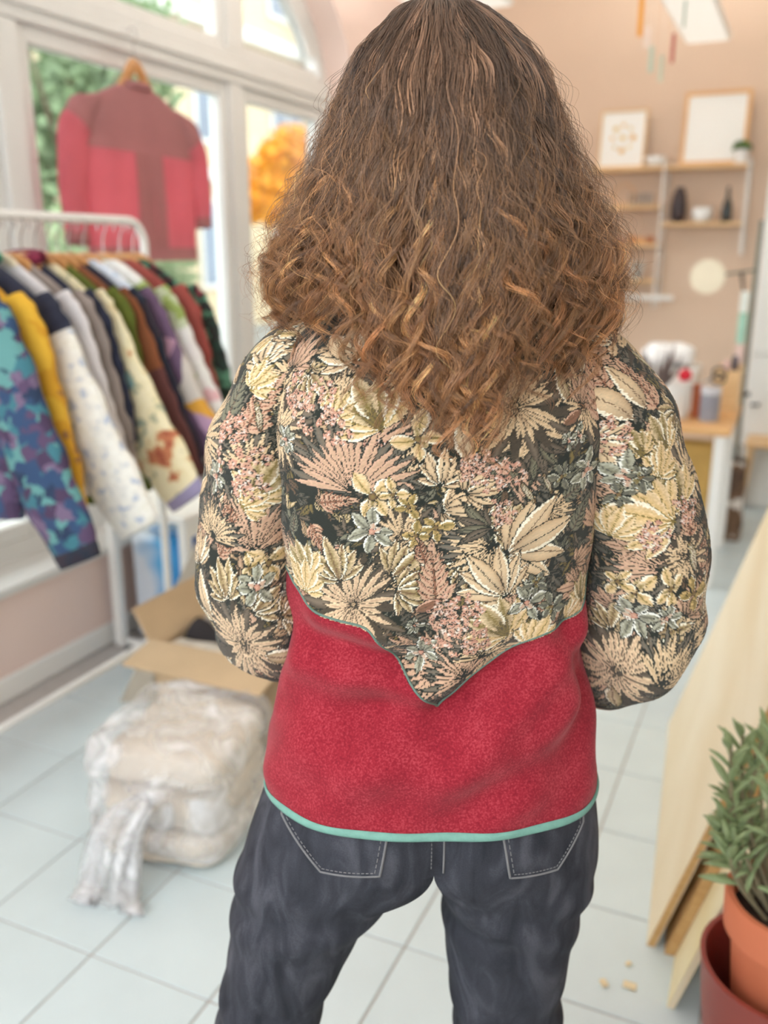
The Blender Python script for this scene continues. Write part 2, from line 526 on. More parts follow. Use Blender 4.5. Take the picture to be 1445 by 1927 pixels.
def hanger_parts(root, wm, z0):
    """hanger neck at local z0, hook reaching the rail above"""
    pts = smooth_path([(-.185, 0, z0 - .150), (-.11, 0, z0 - .088), (-.04, 0, z0 - .012), (.04, 0, z0 - .012), (.11, 0, z0 - .088), (.185, 0, z0 - .150)], 25)
    rr = [.010 + .010 * math.sin(math.pi * i / 24) for i in range(25)]
    MB().tube(pts, rr, 8, True, .55, up=(0, 0, 1)).build('hanger_arm', wm, root, True, False)
    hz = z0 + .112 - .019
    hook = [(0, 0, z0 + .01), (0, 0, z0 + .05)] + [(.017 * math.sin(a) * 1.0, 0, hz - .002 + .019 * math.cos(a)) for a in np.linspace(2.6, -2.1, 16)]
    MB().tube(hook, .0021, 6).build('hook', M['steel'], root, True, False)

NK = 1.445           # height of the hanger neck
def wooden_hanger(y, label, wm, rz=0.0):
    h = empty('wooden_hanger', (RX, y, NK), rz, label, 'hanger', 'wooden hangers on the rack')
    hanger_parts(h, wm, 0.0)
    return h

def garment(name, y, label, mb, ms, end, cuffm=None, yoke=None, yoke_z=-.22, sl_up=None, sl_cut=.3, hemm=None, hem=-.62, rz=0.0, collar=None, seed=0, th=1.0, len_l=.5):
    root = empty(name, (RX, y, NK - .004), rz, label, 'jacket', 'jackets hanging on the rack')
    g = np.random.default_rng(seed + 5)
    zk = [0, -.02, -.05, -.08, -.115, -.15, -.25, -.45, hem]
    wk = [.055, .085, .135, .175, .205, .215, .218, .226, .235]
    tk = [.022, .026, .030, .033, .035, .036, .038, .042, .046]
    def body_grid(z0, z1, n, infl=0.0):
        zz = np.linspace(z0, z1, n)
        w = np.interp(-zz, -np.array(zk), wk); t = np.interp(-zz, -np.array(zk), tk) * th + infl
        a = np.linspace(0, 2 * np.pi, 44, endpoint=False)
        ca, sa = np.cos(a), np.sin(a)
        x = (w[:, None] + infl) * np.sign(ca) * np.abs(ca) ** .75
        yy = t[:, None] * np.sign(sa) * np.abs(sa) ** .8
        ph = g.uniform(0, 6.28, 3)
        dep = np.clip(-zz / .4, 0, 1)[:, None]
        yy = yy + dep * .006 * np.sin(x * 38 + ph[0] + zz[:, None] * 4) + dep * .004 * np.sin(x * 75 + ph[1])
        return np.stack([x, yy, np.repeat(zz[:, None], 44, 1)], -1)
    g_state = g.bit_generator.state
    if yoke is not None:
        grid_mesh('yoke', body_grid(0, yoke_z, 12), yoke, root, True, True)
        g.bit_generator.state = g_state
        grid_mesh('body', body_grid(yoke_z, hem, 18), mb, root, True, True)
    else:
        grid_mesh('body', body_grid(0, hem, 28), mb, root, True, True)
    if hemm is not None:
        g.bit_generator.state = g_state
        grid_mesh('hem_band', body_grid(hem + .045, hem - .006, 4, .003), hemm, root, True, True)
    if collar is not None:
        cl = MB()
        cl.tube([(.06 * math.cos(a), .028 * math.sin(a), .006 + .008 * math.sin(a)) for a in np.linspace(0, 6.283, 22)], .017, 8, False)
        cl.build('collar', collar, root, True, False)
    for sgn, (xe, ze) in ((1, end), (-1, (.27, -len_l - .12))):
        x1 = xe - .055
        path = smooth_path([(.165 * sgn, 0, -.10), (.205 * sgn, 0, -.19), ((.205 + (x1 - .205) * .45) * sgn, 0, -.19 + (ze + .19) * .5), (x1 * sgn, 0, ze + .02)], 30)
        d = np.gradient(path, axis=0); d /= np.linalg.norm(d, axis=1)[:, None]
        nrm = np.stack([-d[:, 2], np.zeros(30), d[:, 0]], 1)
        tt = np.linspace(0, 1, 30)
        ra = np.interp(tt, [0, .25, .6, .9, 1], [.070, .088, .092, .086, .070])
        rb = np.interp(tt, [0, .25, .6, .9, 1], [.030, .040, .044, .042, .030]) * th
        a = np.linspace(0, 2 * np.pi, 32, endpoint=False)
        ph = g.uniform(0, 6.28, 2)
        wr = 1 + .05 * np.sin(tt * 26 + ph[0])[:, None] * np.cos(a + ph[1])[None] + .03 * np.sin(tt * 47)[:, None]
        Pg = path[:, None] + nrm[:, None] * (ra[:, None] * np.cos(a)[None] * wr)[..., None] + np.array([0, 1, 0]) * (rb[:, None] * np.sin(a)[None] * wr)[..., None]
        k = int(30 * sl_cut)
        if sl_up is not None:
            grid_mesh('sleeve_top', Pg[:k + 1], sl_up, root, True, True)
            sl = grid_mesh('sleeve', Pg[k:], ms, root, True, True)
        else:
            sl = grid_mesh('sleeve', Pg, ms, root, True, True)
        # cuff
        e0 = path[-1]; dd = d[-1]
        ring = lambda s_, o: (e0 + dd * o)[None] + nrm[-1][None] * (ra[-1] * s_ * np.cos(a))[:, None] + np.array([[0, 1, 0]]) * (rb[-1] * s_ * np.sin(a))[:, None]
        Cg = np.stack([ring(1.03, -.012), ring(1.05, .0), ring(.98, .028), ring(.9, .03), ring(.6, .005)])
        grid_mesh('cuff', Cg, cuffm or ms, root, True, True)
    return root

c_navy = mat('navy_wool', (34, 38, 58), .9, .15, 30, .3, 200, sheen=.2)
c_mustard = patch_mat('mustard_blanket', [(214, 160, 40), (222, 172, 52), (206, 150, 36), (150, 104, 60), (120, 82, 60)], 5.5, .9, .5, 'hard', 3.1)
c_teal = patch_mat('teal_abstract_print', [(58, 112, 124), (84, 64, 94), (44, 70, 104), (94, 146, 144), (70, 52, 80), (112, 94, 120), (34, 52, 80)], 30, .85, 1.6, 'voronoi', 1.3)
c_creamblue = patch_mat('cream_blue_floral', [(176, 184, 200), (222, 218, 210), (232, 226, 216), (236, 232, 222), (228, 222, 208), (236, 230, 218)], 34, .9, .6, 'hard', 5.2)
c_green = mat('emerald_cloth', (20, 140, 110), .85, .1, 20)
c_lgrey = mat('pale_grey_cloth', (214, 206, 204), .9, .06, 15)
c_taupe = mat('taupe_cloth', (146, 132, 124), .9, .1, 15)
c_botan = patch_mat('cream_botanical_embroidery', [(120, 152, 150), (172, 170, 140), (228, 214, 172), (234, 220, 184), (232, 218, 178), (226, 206, 160), (196, 122, 84), (168, 92, 66)], 15, .9, .8, 'hard', 2.4)
c_lav = mat('lavender_binding', (150, 140, 170), .8, .06, 20)
c_brown = mat('rust_brown_corduroy', (134, 78, 46), .9, .12, 20, .4, 120, stretch=(6, 6, .3))
c_maroonbr = mat('dark_maroon_corduroy', (100, 58, 56), .9, .12, 20, .4, 120, stretch=(6, 6, .3))
c_patch = patch_mat('bright_patchwork', [(186, 150, 178), (220, 160, 60), (70, 166, 146), (50, 44, 66), (110, 84, 110), (196, 150, 170), (60, 130, 120), (206, 196, 186)], 7.5, .9, .25, 'voronoi', 7.7)
c_black = patch_mat('dark_embroidered', [(44, 38, 50), (36, 42, 56), (52, 44, 54), (40, 36, 44), (110, 70, 60)], 14, .9, .4, 'hard', 9.1)
c_whitefl = patch_mat('white_rose_chintz', [(150, 166, 90), (196, 204, 168), (226, 222, 216), (232, 228, 222), (228, 220, 216), (222, 176, 178)], 9, .85, .7, 'hard', 4.4)
c_bluewht = patch_mat('pale_blue_print', [(190, 204, 222), (224, 228, 236), (206, 214, 228), (150, 190, 190)], 14, .85, .6, 'hard', 6.4)
c_dark = patch_mat('dark_rose_tapestry', [(30, 34, 30), (36, 56, 46), (40, 40, 36), (84, 130, 104), (34, 36, 34), (120, 50, 56), (170, 84, 50)], 9, .9, .7, 'hard', 8.3)
c_maroon = mat('maroon_knit', (122, 34, 60), .9, .15, 30, .5, 140)
c_olive = mat('olive_cloth', (88, 96, 28), .9, .1, 20)
c_rustred = mat('rust_red_cloth', (150, 70, 62), .9, .12, 20)

SE = lambda X, z: (X - RX, z - (NK - .01))
spec = [
 ('patterned_jacket', 1.60, 'teal and purple abstract print jacket, nearest on the rack, black cuff', c_teal, c_teal, SE(-1.50, .73), dict(cuffm=c_black, seed=1, len_l=.48)),
 ('mustard_jacket', 1.675, 'mustard yellow blanket jacket with brown patches beside the teal jacket', c_mustard, c_mustard, SE(-1.60, .83), dict(seed=2)),
 ('colour_block_jacket', 1.775, 'jacket with navy shoulder, green collar and cream sleeve with blue flowers', c_creamblue, c_creamblue, SE(-1.455, .77), dict(yoke=c_navy, sl_up=c_navy, sl_cut=.36, collar=c_green, seed=3, th=1.1)),
 ('grey_jacket', 1.825, 'plain pale grey jacket behind the navy-shouldered one', c_lgrey, c_lgrey, SE(-1.58, .88), dict(seed=4)),
 ('taupe_jacket', 1.862, 'plain taupe brown jacket between the pale grey and navy ones', c_taupe, c_taupe, SE(-1.60, .90), dict(seed=5)),
 ('navy_jacket', 1.90, 'plain dark navy wool jacket with a broad shoulder', c_navy, c_navy, SE(-1.62, .95), dict(seed=6, collar=c_maroon)),
 ('botanical_jacket', 1.945, 'cream jacket with embroidered leaves and flowers, lavender hem', c_botan, c_botan, SE(-1.44, .80), dict(cuffm=c_lav, hemm=c_lav, seed=7, hem=-.64)),
 ('olive_jacket', 1.985, 'olive green jacket hanging just behind the cream botanical one', c_olive, c_olive, SE(-1.66, .80), dict(seed=8, hem=-.70)),
 ('brown_jacket', 2.025, 'rust brown corduroy jacket with darker maroon sleeve end', c_brown, c_maroonbr, SE(-1.52, .84), dict(sl_up=c_brown, sl_cut=.55, seed=9)),
 ('embroidered_jacket', 2.075, 'black embroidered jacket tucked behind the brown corduroy one', c_black, c_black, SE(-1.53, .82), dict(seed=10)),
 ('patchwork_jacket', 2.13, 'bright patchwork jacket of lilac, yellow and teal pieces', c_patch, c_patch, SE(-1.47, .83), dict(yoke=c_bluewht, yoke_z=-.13, seed=11)),
 ('floral_jacket', 2.23, 'white jacket with pink roses and green leaves', c_whitefl, c_whitefl, SE(-1.53, .92), dict(seed=12, th=1.2)),
 ('rust_jacket', 2.315, 'dull red jacket between the white floral and the dark ones', c_rustred, c_rustred, SE(-1.62, .94), dict(seed=13)),
 ('dark_floral_jacket', 2.385, 'black and green jacket with red flowers, last on the rack', c_dark, c_dark, SE(-1.60, .93), dict(seed=14)),
]
YJ = [1.60, 1.685, 1.77, 1.84, 1.885, 1.925, 1.975, 2.02, 2.06, 2.105, 2.165, 2.25, 2.325, 2.39]
for i, (nm, y, lb, mb_, ms_, en, kw) in enumerate(spec):
    y = YJ[i]
    rz = R([1, 0, 1, 0, 1, 0, -1, 0, 1, 0, 0, -1, 0, 1][i])
    gaps = [abs(YJ[i] - YJ[j]) for j in (i - 1, i + 1) if 0 <= j < len(YJ)]
    kw['th'] = min(1.1, .5 * min(gaps) / .046)
    garment(nm, y, lb, mb_, ms_, en, rz=rz, **kw)
    short = {'patterned_jacket': 'teal abstract', 'mustard_jacket': 'mustard', 'colour_block_jacket': 'navy and cream', 'grey_jacket': 'pale grey', 'taupe_jacket': 'taupe', 'navy_jacket': 'plain navy', 'botanical_jacket': 'cream botanical', 'olive_jacket': 'olive', 'brown_jacket': 'brown corduroy', 'embroidered_jacket': 'black embroidered', 'patchwork_jacket': 'patchwork', 'floral_jacket': 'white floral', 'rust_jacket': 'dull red', 'dark_floral_jacket': 'dark floral'}[nm]
    pale = nm in ('colour_block_jacket', 'grey_jacket')
    wooden_hanger(y, ('pale' if pale else 'brown') + ' wooden hanger holding the ' + short + ' jacket', M['hwood2'] if pale else M['hwood'], rz)

# ================================================================== RED JACKET HANGING IN THE WINDOW
red_cloth = mat('thin_red_cloth', (222, 134, 144), .9, .06, 6, .2, 150, transl=.6)
red_yoke = mat('doubled_red_cloth', (182, 124, 124), .9, .06, 6, .2, 150, transl=.28)
JX, JY, JZ = -2.38, 3.00, 2.075
rj = empty('red_jacket', (JX, JY, JZ), math.pi / 2, 'pinkish red jacket with darker yoke hanging in front of the window', 'jacket')
def red_grid(z0, z1, n, infl=0., a0=0., a1=2 * np.pi, cols=64):
    zz = np.linspace(z0, z1, n)
    w = np.interp(-zz, [0, .02, .05, .09, .13, .18, .3, .65], [.06, .11, .19, .265, .31, .325, .32, .325]) + infl
    t = np.interp(-zz, [0, .1, .3, .65], [.018, .028, .036, .042]) + infl
    a = np.linspace(a0, a1, cols, endpoint=(a1 - a0) < 6.2)
    ca, sa = np.cos(a), np.sin(a)
    x = w[:, None] * np.sign(ca) * np.abs(ca) ** .75
    y = t[:, None] * np.sign(sa) * np.abs(sa) ** .8 * (1 + .12 * np.clip(-zz / .4, 0, 1)[:, None] * np.sin(x * 45 + zz[:, None] * 6))
    return np.stack([x, y, np.repeat(zz[:, None], cols, 1)], -1)
grid_mesh('yoke', red_grid(-.02, -.25, 14), red_yoke, rj, True, True)
grid_mesh('body', red_grid(-.25, -.60, 22), red_cloth, rj, True, True)
grid_mesh('hem_band', red_grid(-.595, -.645, 4, .002), red_yoke, rj, True, True)
MB().tube([(.07 * math.cos(a), .024 * math.sin(a), -.012) for a in np.linspace(0, 6.2832, 24)], .014, 8, False).build('collar', red_yoke, rj, True, False)
pl = red_grid(-.25, -.60, 22, .003, math.pi * 1.5 - .16, math.pi * 1.5 + .16, 6)
grid_mesh('button_band', pl, red_yoke, rj)
for sgn, ln in ((1, .50), (-1, .62)):
    path = smooth_path([(.22 * sgn, 0, -.085), (.315 * sgn, 0, -.15), (.37 * sgn, 0, -.27), (.385 * sgn, 0, -.16 - ln * .62)], 24)
    d = np.gradient(path, axis=0); d /= np.linalg.norm(d, axis=1)[:, None]
    nrm = np.stack([-d[:, 2], np.zeros(24), d[:, 0]], 1); tt = np.linspace(0, 1, 24)
    a = np.linspace(0, 2 * np.pi, 28, endpoint=False)
    ra = np.interp(tt, [0, .3, .5, .8, 1], [.022, .062, .070, .066, .055]); rb = np.interp(tt, [0, .3, 1], [.022, .032, .028])
    wr = 1 + .05 * np.sin(tt * 22 + sgn)[:, None] * np.cos(a)[None]
    Pg = path[:, None] + nrm[:, None] * (ra[:, None] * np.cos(a) * wr)[..., None] + np.array([0, 1, 0]) * (rb[:, None] * np.sin(a) * wr)[..., None]
    grid_mesh('sleeve_top', Pg[:11], red_yoke, rj, True, True)
    sl = grid_mesh('sleeve', Pg[10:], red_cloth, rj, True, True)
    e = Pg[-1]; c_ = e.mean(0)
    grid_mesh('cuff', np.stack([e * 1.0, c_ + (e - c_) * 1.04 + d[-1] * .02, c_ + (e - c_) * .9 + d[-1] * .045, c_ + (e - c_) * .6 + d[-1] * .03]), red_yoke, rj, True, True)
hg = empty('wooden_hanger', (JX, JY, JZ), math.pi / 2, 'brown wooden hanger holding the red jacket against the window', 'hanger')
pts = smooth_path([(-.24, 0, -.155), (-.15, 0, -.095), (-.065, 0, -.005), (0, 0, .062), (.065, 0, -.005), (.15, 0, -.095), (.24, 0, -.155)], 33)
MB().tube(pts, [.012 + .013 * math.sin(math.pi * i / 32) for i in range(33)], 8, True, .5, up=(0, 0, 1)).build('hanger_arm', M['hwood'], hg, True, False)
hook = [(0, 0, .07), (0, 0, .135)] + [(.022 * math.sin(a), 0, .165 + .022 * math.cos(a)) for a in np.linspace(2.6, -1.6, 16)]
MB().tube(hook, .0023, 6).build('hook', M['steel'], hg, True, False)
one('wall_hook', MB().tube([(FX1 + .02, JY, JZ + .187), (JX + .02, JY, JZ + .187), (JX + .028, JY, JZ + .2)], .003, 8).tube([(FX1 + .018, JY, JZ + .187), (FX1 + .026, JY, JZ + .187)], .012, 14), M['whitemetal'], 'small white hook on the window transom holding the wooden hanger', 'hook', smooth=True, loc=(FX1 + .02, JY, JZ + .187))

# ================================================================== FLOOR THINGS ON THE LEFT
M['card'] = mat('brown_cardboard', (206, 178, 142), .9, .06, 8, .15, 90)
M['cardgrey'] = mat('grey_board', (186, 176, 160), .9, .05, 8)
tb = empty('side_table', (-2.085, 2.9, 0), label='low white side table behind the rack post below the window', cat='table')
MB().b2(-2.27, -1.90, 2.5, 3.3, .53, .56, .006).build('table_top', M['white'], tb)
for x in (-2.25, -1.92):
    for y in (2.52, 3.28):
        MB().b2(x - .018, x + .018, y - .018, y + .018, 0, .53, .003).build('leg', M['white'], tb)
MB().b2(-1.925, -1.915, 2.54, 3.26, .47, .53).build('apron', M['white'], tb)

pk = empty('paper_pack', (-2.1, 2.78, 0), label='blue and white plastic wrapped pack standing under the side table', cat='pack')
m_, nt, b_ = new_mat('blue_white_wrap')
tc = N(nt, 'ShaderNodeTexCoord'); sx = N(nt, 'ShaderNodeSeparateXYZ'); nt.links.new(tc.outputs['Object'], sx.inputs[0])
nzz = N(nt, 'ShaderNodeTexNoise', Scale=5.0); nt.links.new(tc.outputs['Object'], nzz.inputs['Vector'])
ad = N(nt, 'ShaderNodeMath', operation='MULTIPLY_ADD'); nt.links.new(nzz.outputs['Fac'], ad.inputs[0]); ad.inputs[1].default_value = .25; nt.links.new(sx.outputs['X'], ad.inputs[2])
a2 = N(nt, 'ShaderNodeMath', operation='ADD'); nt.links.new(ad.outputs[0], a2.inputs[0]); a2.inputs[1].default_value = .38
rp = ramp(nt, [(0, lin(226, 230, 238)), (.42, lin(226, 230, 238)), (.5, lin(70, 170, 226)), (.62, lin(34, 110, 196)), (.8, lin(26, 70, 150))], a2.outputs[0])
nt.links.new(rp.outputs['Color'], b_.inputs['Base Color']); b_.inputs['Roughness'].default_value = .3
MB().b2(-2.255, -1.95, 2.6, 2.98, 0, .43, .03).build('wrap', m_, pk, True)
MB().b2(-2.2, -2.0, 2.66, 2.92, .43, .447, .008).build('folded_top', mat('blue_wrap_top', (150, 190, 230), .3, .1, 12), pk, True)

ls = empty('leaning_board', (-1.9, 2.16, 0), label='narrow grey board leaning against the white side table', cat='board')
A_, B_, C_, D_ = Vector((-1.95, 2.15, .0)), Vector((-1.83, 2.20, .0)), Vector((-1.66, 2.52, .575)), Vector((-1.79, 2.485, .575))
nn = (B_ - A_).cross(D_ - A_).normalized() * .008
MB().add([A_, B_, C_, D_, A_ + nn, B_ + nn, C_ + nn, D_ + nn], [(0, 1, 2, 3), (7, 6, 5, 4), (0, 4, 5, 1), (1, 5, 6, 2), (2, 6, 7, 3), (3, 7, 4, 0)]).build('panel', M['cardgrey'], ls)

# cardboard box
bx = empty('cardboard_box', (-1.43, 2.16, 0), R(0), label='open brown cardboard box with folded out flap behind the wrapped bundle', cat='box')
X0, X1, Y0, Y1, HB, T = -1.66, -1.2, 1.985, 2.35, .325, .006
wl_ = MB()
wl_.b2(X0, X1, Y0, Y0 + T, 0, HB).b2(X0, X1, Y1 - T, Y1, 0, HB).b2(X0, X0 + T, Y0, Y1, 0, HB).b2(X1 - T, X1, Y0, Y1, 0, HB).b2(X0, X1, Y0, Y1, 0, T)
wl_.build('box_body', M['card'], bx)
def flap(c, size, rot):
    MB().box(c, size, rot).build('flap', M['card'], bx)
flap((-1.43, Y0 - .066, HB + .012), (.46, .14, T), rotm('X', R(10)))
flap((-1.43, Y1 + .03, HB + .06), (.46, .14, T), rotm('X', R(62)))
flap((X0 - .03, 2.165, HB + .055), (.13, .36, T), rotm('Y', R(60)))
MB().b2(-1.53, -1.33, Y0 - .0015, Y0, .05, .25).build('tape', mat('packing_tape', (196, 156, 108), .35, .04, 10), bx)
cl_cols = [((222, 214, 200), 'cream cloth roll lying in the open cardboard box'), ((52, 48, 50), 'black cloth roll lying in the open cardboard box'), ((206, 196, 184), 'crumpled off white cloth on top of the cardboard box contents')]
for k, (cc, lb) in enumerate(cl_cols):
    y = 2.04 + .1 * k
    pts = [(-1.63 + .42 * t, y + .015 * math.sin(t * 9 + k), .27 + .02 * math.sin(t * 7 + k * 2) + .02 * k) for t in np.linspace(0, 1, 14)]
    one('cloth_roll', MB().tube(pts, [.048 + .008 * math.sin(i * 1.9 + k) for i in range(14)], 12), mat('cloth_roll_%d' % k, cc, .9, .2, 18, .5, 60), lb, 'cloth', 'cloth rolls in the box', smooth=True)

# plastic-wrapped bundle: three folded textiles in a tied clear bag
lin_m = mat('beige_folded_linen', (224, 210, 192), .95, .08, 10, .4, 60)
BXc, BYc, BA = -1.335, 1.685, R(8)
lb3 = ['lowest of three folded beige blankets inside the clear bag', 'middle of three folded beige blankets inside the clear bag', 'topmost of three folded beige blankets inside the clear bag']
def superbox(hx, hy, hz, e, nu, nv):
    u = np.linspace(-np.pi, np.pi, nu, endpoint=False); v = np.linspace(-np.pi / 2, np.pi / 2, nv)
    sp = lambda c, p: np.sign(c) * np.abs(c) ** p
    X = hx * sp(np.cos(v), e)[:, None] * sp(np.cos(u), e)[None]
    Y = hy * sp(np.cos(v), e)[:, None] * sp(np.sin(u), e)[None]
    Z = hz * sp(np.sin(v), e)[:, None] * np.ones(nu)[None]
    return np.stack([X, Y, Z], -1)
for k in range(3):
    P = superbox(.170 - .004 * k, .189 - .006 * k, .049, .38, 72, 30)
    P[..., 2] += .006 * np.sin(P[..., 0] * 22 + k) + .005 * np.sin(P[..., 1] * 17 + 2 * k)
    P[..., 1] *= 1 + .03 * np.sin(P[..., 2] * 90 + k)
    o = grid_mesh('folded_blanket', P, lin_m, None, True, True)
    o.location = (BXc + .006 * k, BYc + .004 * k, .0505 + .0985 * k)
    o.rotation_euler = (0, 0, BA + R(2 * k))
    tag(o, lb3[k], 'blanket', 'folded blankets in the bag')
m_ = bpy.data.materials.new('clear_plastic_film'); m_.use_nodes = True; nt = m_.node_tree
pb = nt.nodes['Principled BSDF']; pb.inputs['Base Color'].default_value = (.92, .91, .92, 1); pb.inputs['Roughness'].default_value = .15
tr = N(nt, 'ShaderNodeBsdfTransparent'); mx = N(nt, 'ShaderNodeMixShader')
tc = N(nt, 'ShaderNodeTexCoord'); nz = N(nt, 'ShaderNodeTexNoise', Scale=9.0, Detail=5.0, Distortion=1.2); nt.links.new(tc.outputs['Object'], nz.inputs['Vector'])
rp = ramp(nt, [(.36, (.18,) * 3), (.54, (.36,) * 3), (.68, (.78,) * 3)], nz.outputs['Fac'])
nt.links.new(rp.outputs['Color'], mx.inputs['Fac']); nt.links.new(tr.outputs[0], mx.inputs[1]); nt.links.new(pb.outputs[0], mx.inputs[2])
nt.links.new(mx.outputs[0], nt.nodes['Material Output'].inputs['Surface'])
film = m_
bag = empty('plastic_bag', (BXc, BYc, 0), BA, 'clear plastic bag tied in a knot around three folded blankets on the floor', 'bag')
P = superbox(.198, .218, .162, .36, 260, 130)
P[..., 2] += .163
kx, kz = .03, .225                      # knot on the side facing the shop front
dx, dz = P[..., 0] - kx, P[..., 2] - kz
rr = np.hypot(dx, dz); an = np.arctan2(dz, dx)
front = np.clip(-P[..., 1] / .12, 0, 1)
fold = (np.abs(np.sin(an * 7 + 2 * np.sin(an * 3))) - .5) * .02 * np.exp(-rr / .13) + .006 * np.sin(an * 23) * np.exp(-rr / .2)
P[..., 1] -= front * (fold - .02 + .06 * np.exp(-(rr / .05) ** 2))
P[..., 1] *= 1 - .05 * (np.exp(-((P[..., 2] - .103) / .012) ** 2) + np.exp(-((P[..., 2] - .198) / .012) ** 2))
P[..., 0] *= 1 - .05 * (np.exp(-((P[..., 2] - .103) / .012) ** 2) + np.exp(-((P[..., 2] - .198) / .012) ** 2))
w2 = .004 * np.sin(P[..., 0] * 60 + P[..., 1] * 25 + 3 * np.sin(P[..., 1] * 14)) + .004 * np.sin(P[..., 1] * 70 - P[..., 0] * 31) + .006 * np.sin(P[..., 2] * 66)
P[..., 2] += w2 * np.clip((P[..., 2] - .05) / .1, 0, 1)
P[..., 0] *= 1 + .5 * w2
P[..., 2] = np.maximum(P[..., 2], .002)
grid_mesh('bag_film', P, film, bag, True, True)
pts = smooth_path([(.03, -.205, .225), (.02, -.245, .222), (-.01, -.285, .17), (-.03, -.30, .09), (-.04, -.315, .03), (-.02, -.36, .012)], 40)
a = np.linspace(0, 2 * np.pi, 60, endpoint=False); tt = np.linspace(0, 1, 40)
rad = np.interp(tt, [0, .08, .25, .6, .85, 1], [.014, .012, .04, .055, .06, .075])
star = 1 + .35 * np.sin(a * 9)[None] * np.clip(tt * 3, 0, 1)[:, None] + .2 * np.sin(a * 17 + tt[:, None] * 5)
d = np.gradient(pts, axis=0); d /= np.linalg.norm(d, axis=1)[:, None]
ex = np.tile(np.array([1., 0, 0]), (40, 1)); ey = np.cross(d, ex); ey /= np.linalg.norm(ey, axis=1)[:, None]
Pt = pts[:, None] + (ex[:, None] * (np.cos(a) * rad[:, None] * star)[..., None] + ey[:, None] * (.5 * np.sin(a) * rad[:, None] * star)[..., None])
Pt[..., 2] = np.maximum(Pt[..., 2], .003)
grid_mesh('gathered_tail', Pt, film, bag, True, True)
MB().tube([(.03 + .018 * math.cos(t), -.232, .224 + .018 * math.sin(t)) for t in np.linspace(0, 6.283, 16)], .006, 8, False).build('knot', film, bag, True, False)

# ================================================================== BACK WALL SHELF
M['oak'] = wood('light_oak', (222, 180, 128), (236, 200, 150), 5, (1, 12, 12), .5)
M['chip'] = wood('wood_shaving', (236, 214, 172), (244, 228, 194), 20, (1, 1, 1), .8)
M['oak2'] = wood('warm_pine', (214, 160, 104), (230, 182, 124), 5, (1, 10, 10), .5)
M['ceramic'] = mat('white_ceramic', (240, 238, 234), .3, .02, 8)
YF, YW_ = 5.985, YB - .004
sh = empty('wall_shelf', (-.85, YB, 1.15), label='wall mounted shelf with white wire uprights and light wood boards', cat='shelf')
for x, z0 in ((-1.335, 1.17), (-.85, 1.13), (-.372, 1.45)):
    u_ = MB()
    for y in (YF + .005, YW_ - .012):
        u_.tube([(x, y, z0), (x, y, 2.0)], .006, 8)
    for z in np.arange(z0 + .03, 2.0, .08):
        u_.tube([(x, YF + .005, z), (x, YW_ - .012, z)], .003, 6)
    u_.build('upright', M['whitemetal'], sh, True)
for (x0, x1, z) in ((-1.33, -.855, 1.965), (-.845, -.377, 1.965), (-1.33, -.855, 1.742), (-1.33, -.855, 1.515), (-1.33, -.855, 1.298), (-.845, -.377, 1.638)):
    MB().b2(x0, x1, YF + .01, YW_, z - .018, z, .002).build('shelf_board', M['oak'], sh)
MB().tube([(-1.33, YF - .005, 1.19), (-.735, YF - .005, 1.19)], .016, 12).tube([(-.85, YF - .005, 1.19), (-.85, YW_ - .012, 1.19)], .006, 8).tube([(-1.335, YF - .005, 1.19), (-1.335, YW_ - .012, 1.19)], .006, 8).build('hanging_rod', M['whitemetal'], sh, True)

def picture(name, x0, x1, z0, h, label, art, wm, fwid=.018):
    p = empty(name, ((x0 + x1) / 2, 6.06, z0), 0, label, 'picture')
    ti = R(8)
    Rm = rotm('X', -ti)
    w = x1 - x0
    def T(mb): 
        mb.v = [tuple(Rm @ Vector(q)) for q in mb.v]; return mb
    f = MB()
    f.b2(-w / 2, w / 2, -.01, .01, 0, fwid).b2(-w / 2, w / 2, -.01, .01, h - fwid, h).b2(-w / 2, -w / 2 + fwid, -.01, .01, fwid, h - fwid).b2(w / 2 - fwid, w / 2, -.01, .01, fwid, h - fwid)
    T(f).build('frame', wm, p, False, False)
    sheet = T(MB().b2(-w / 2 + fwid, w / 2 - fwid, 0, .006, fwid, h - fwid)).build('print', art, p, False, False)
    return p, sheet, Rm
m_paper = mat('white_art_paper', (240, 238, 232), .8, .015, 4)
p, sheet, Rm = picture('framed_print', -1.27, -.985, 1.9655, .345, 'framed white print with a ring of yellow flowers on the top shelf', m_paper, M['oak'], .012)
yel = mat('yellow_ink', (236, 180, 60), .8, .2, 40); yel2 = mat('pale_yellow_ink', (240, 206, 130), .8, .2, 40)
spots = [(0, 0, .02)] + [(.062 * math.cos(a), .075 * math.sin(a), .013 + .007 * (i % 3 == 0)) for i, a in enumerate(np.linspace(0, 6.283, 9)[:-1])]
for i, (x, z, r) in enumerate(spots):
    f = MB()
    for k in range(6):
        a = k * 1.047
        f.lathe([(.0001, -.0004), (r * .45, -.0004), (r * .45, .0), (.0001, 0)], (x + r * .5 * math.cos(a), r * .5 * math.sin(a), 0), 8, False)
    f.v = [tuple(Rm @ Vector((q[0], q[2] - .0006, q[1] + z + .18))) for q in f.v]
    f.build('printed_flower', yel if i % 2 else yel2, sheet, False, False)
p, sheet, Rm = picture('framed_print', -.775, -.40, 1.9655, .42, 'larger framed blank looking white print beside the potted plant', m_paper, M['oak2'], .022)
MB().lathe([(.0001, 0), (.03, 0), (.03, .0003), (.0001, .0003)], n=16)

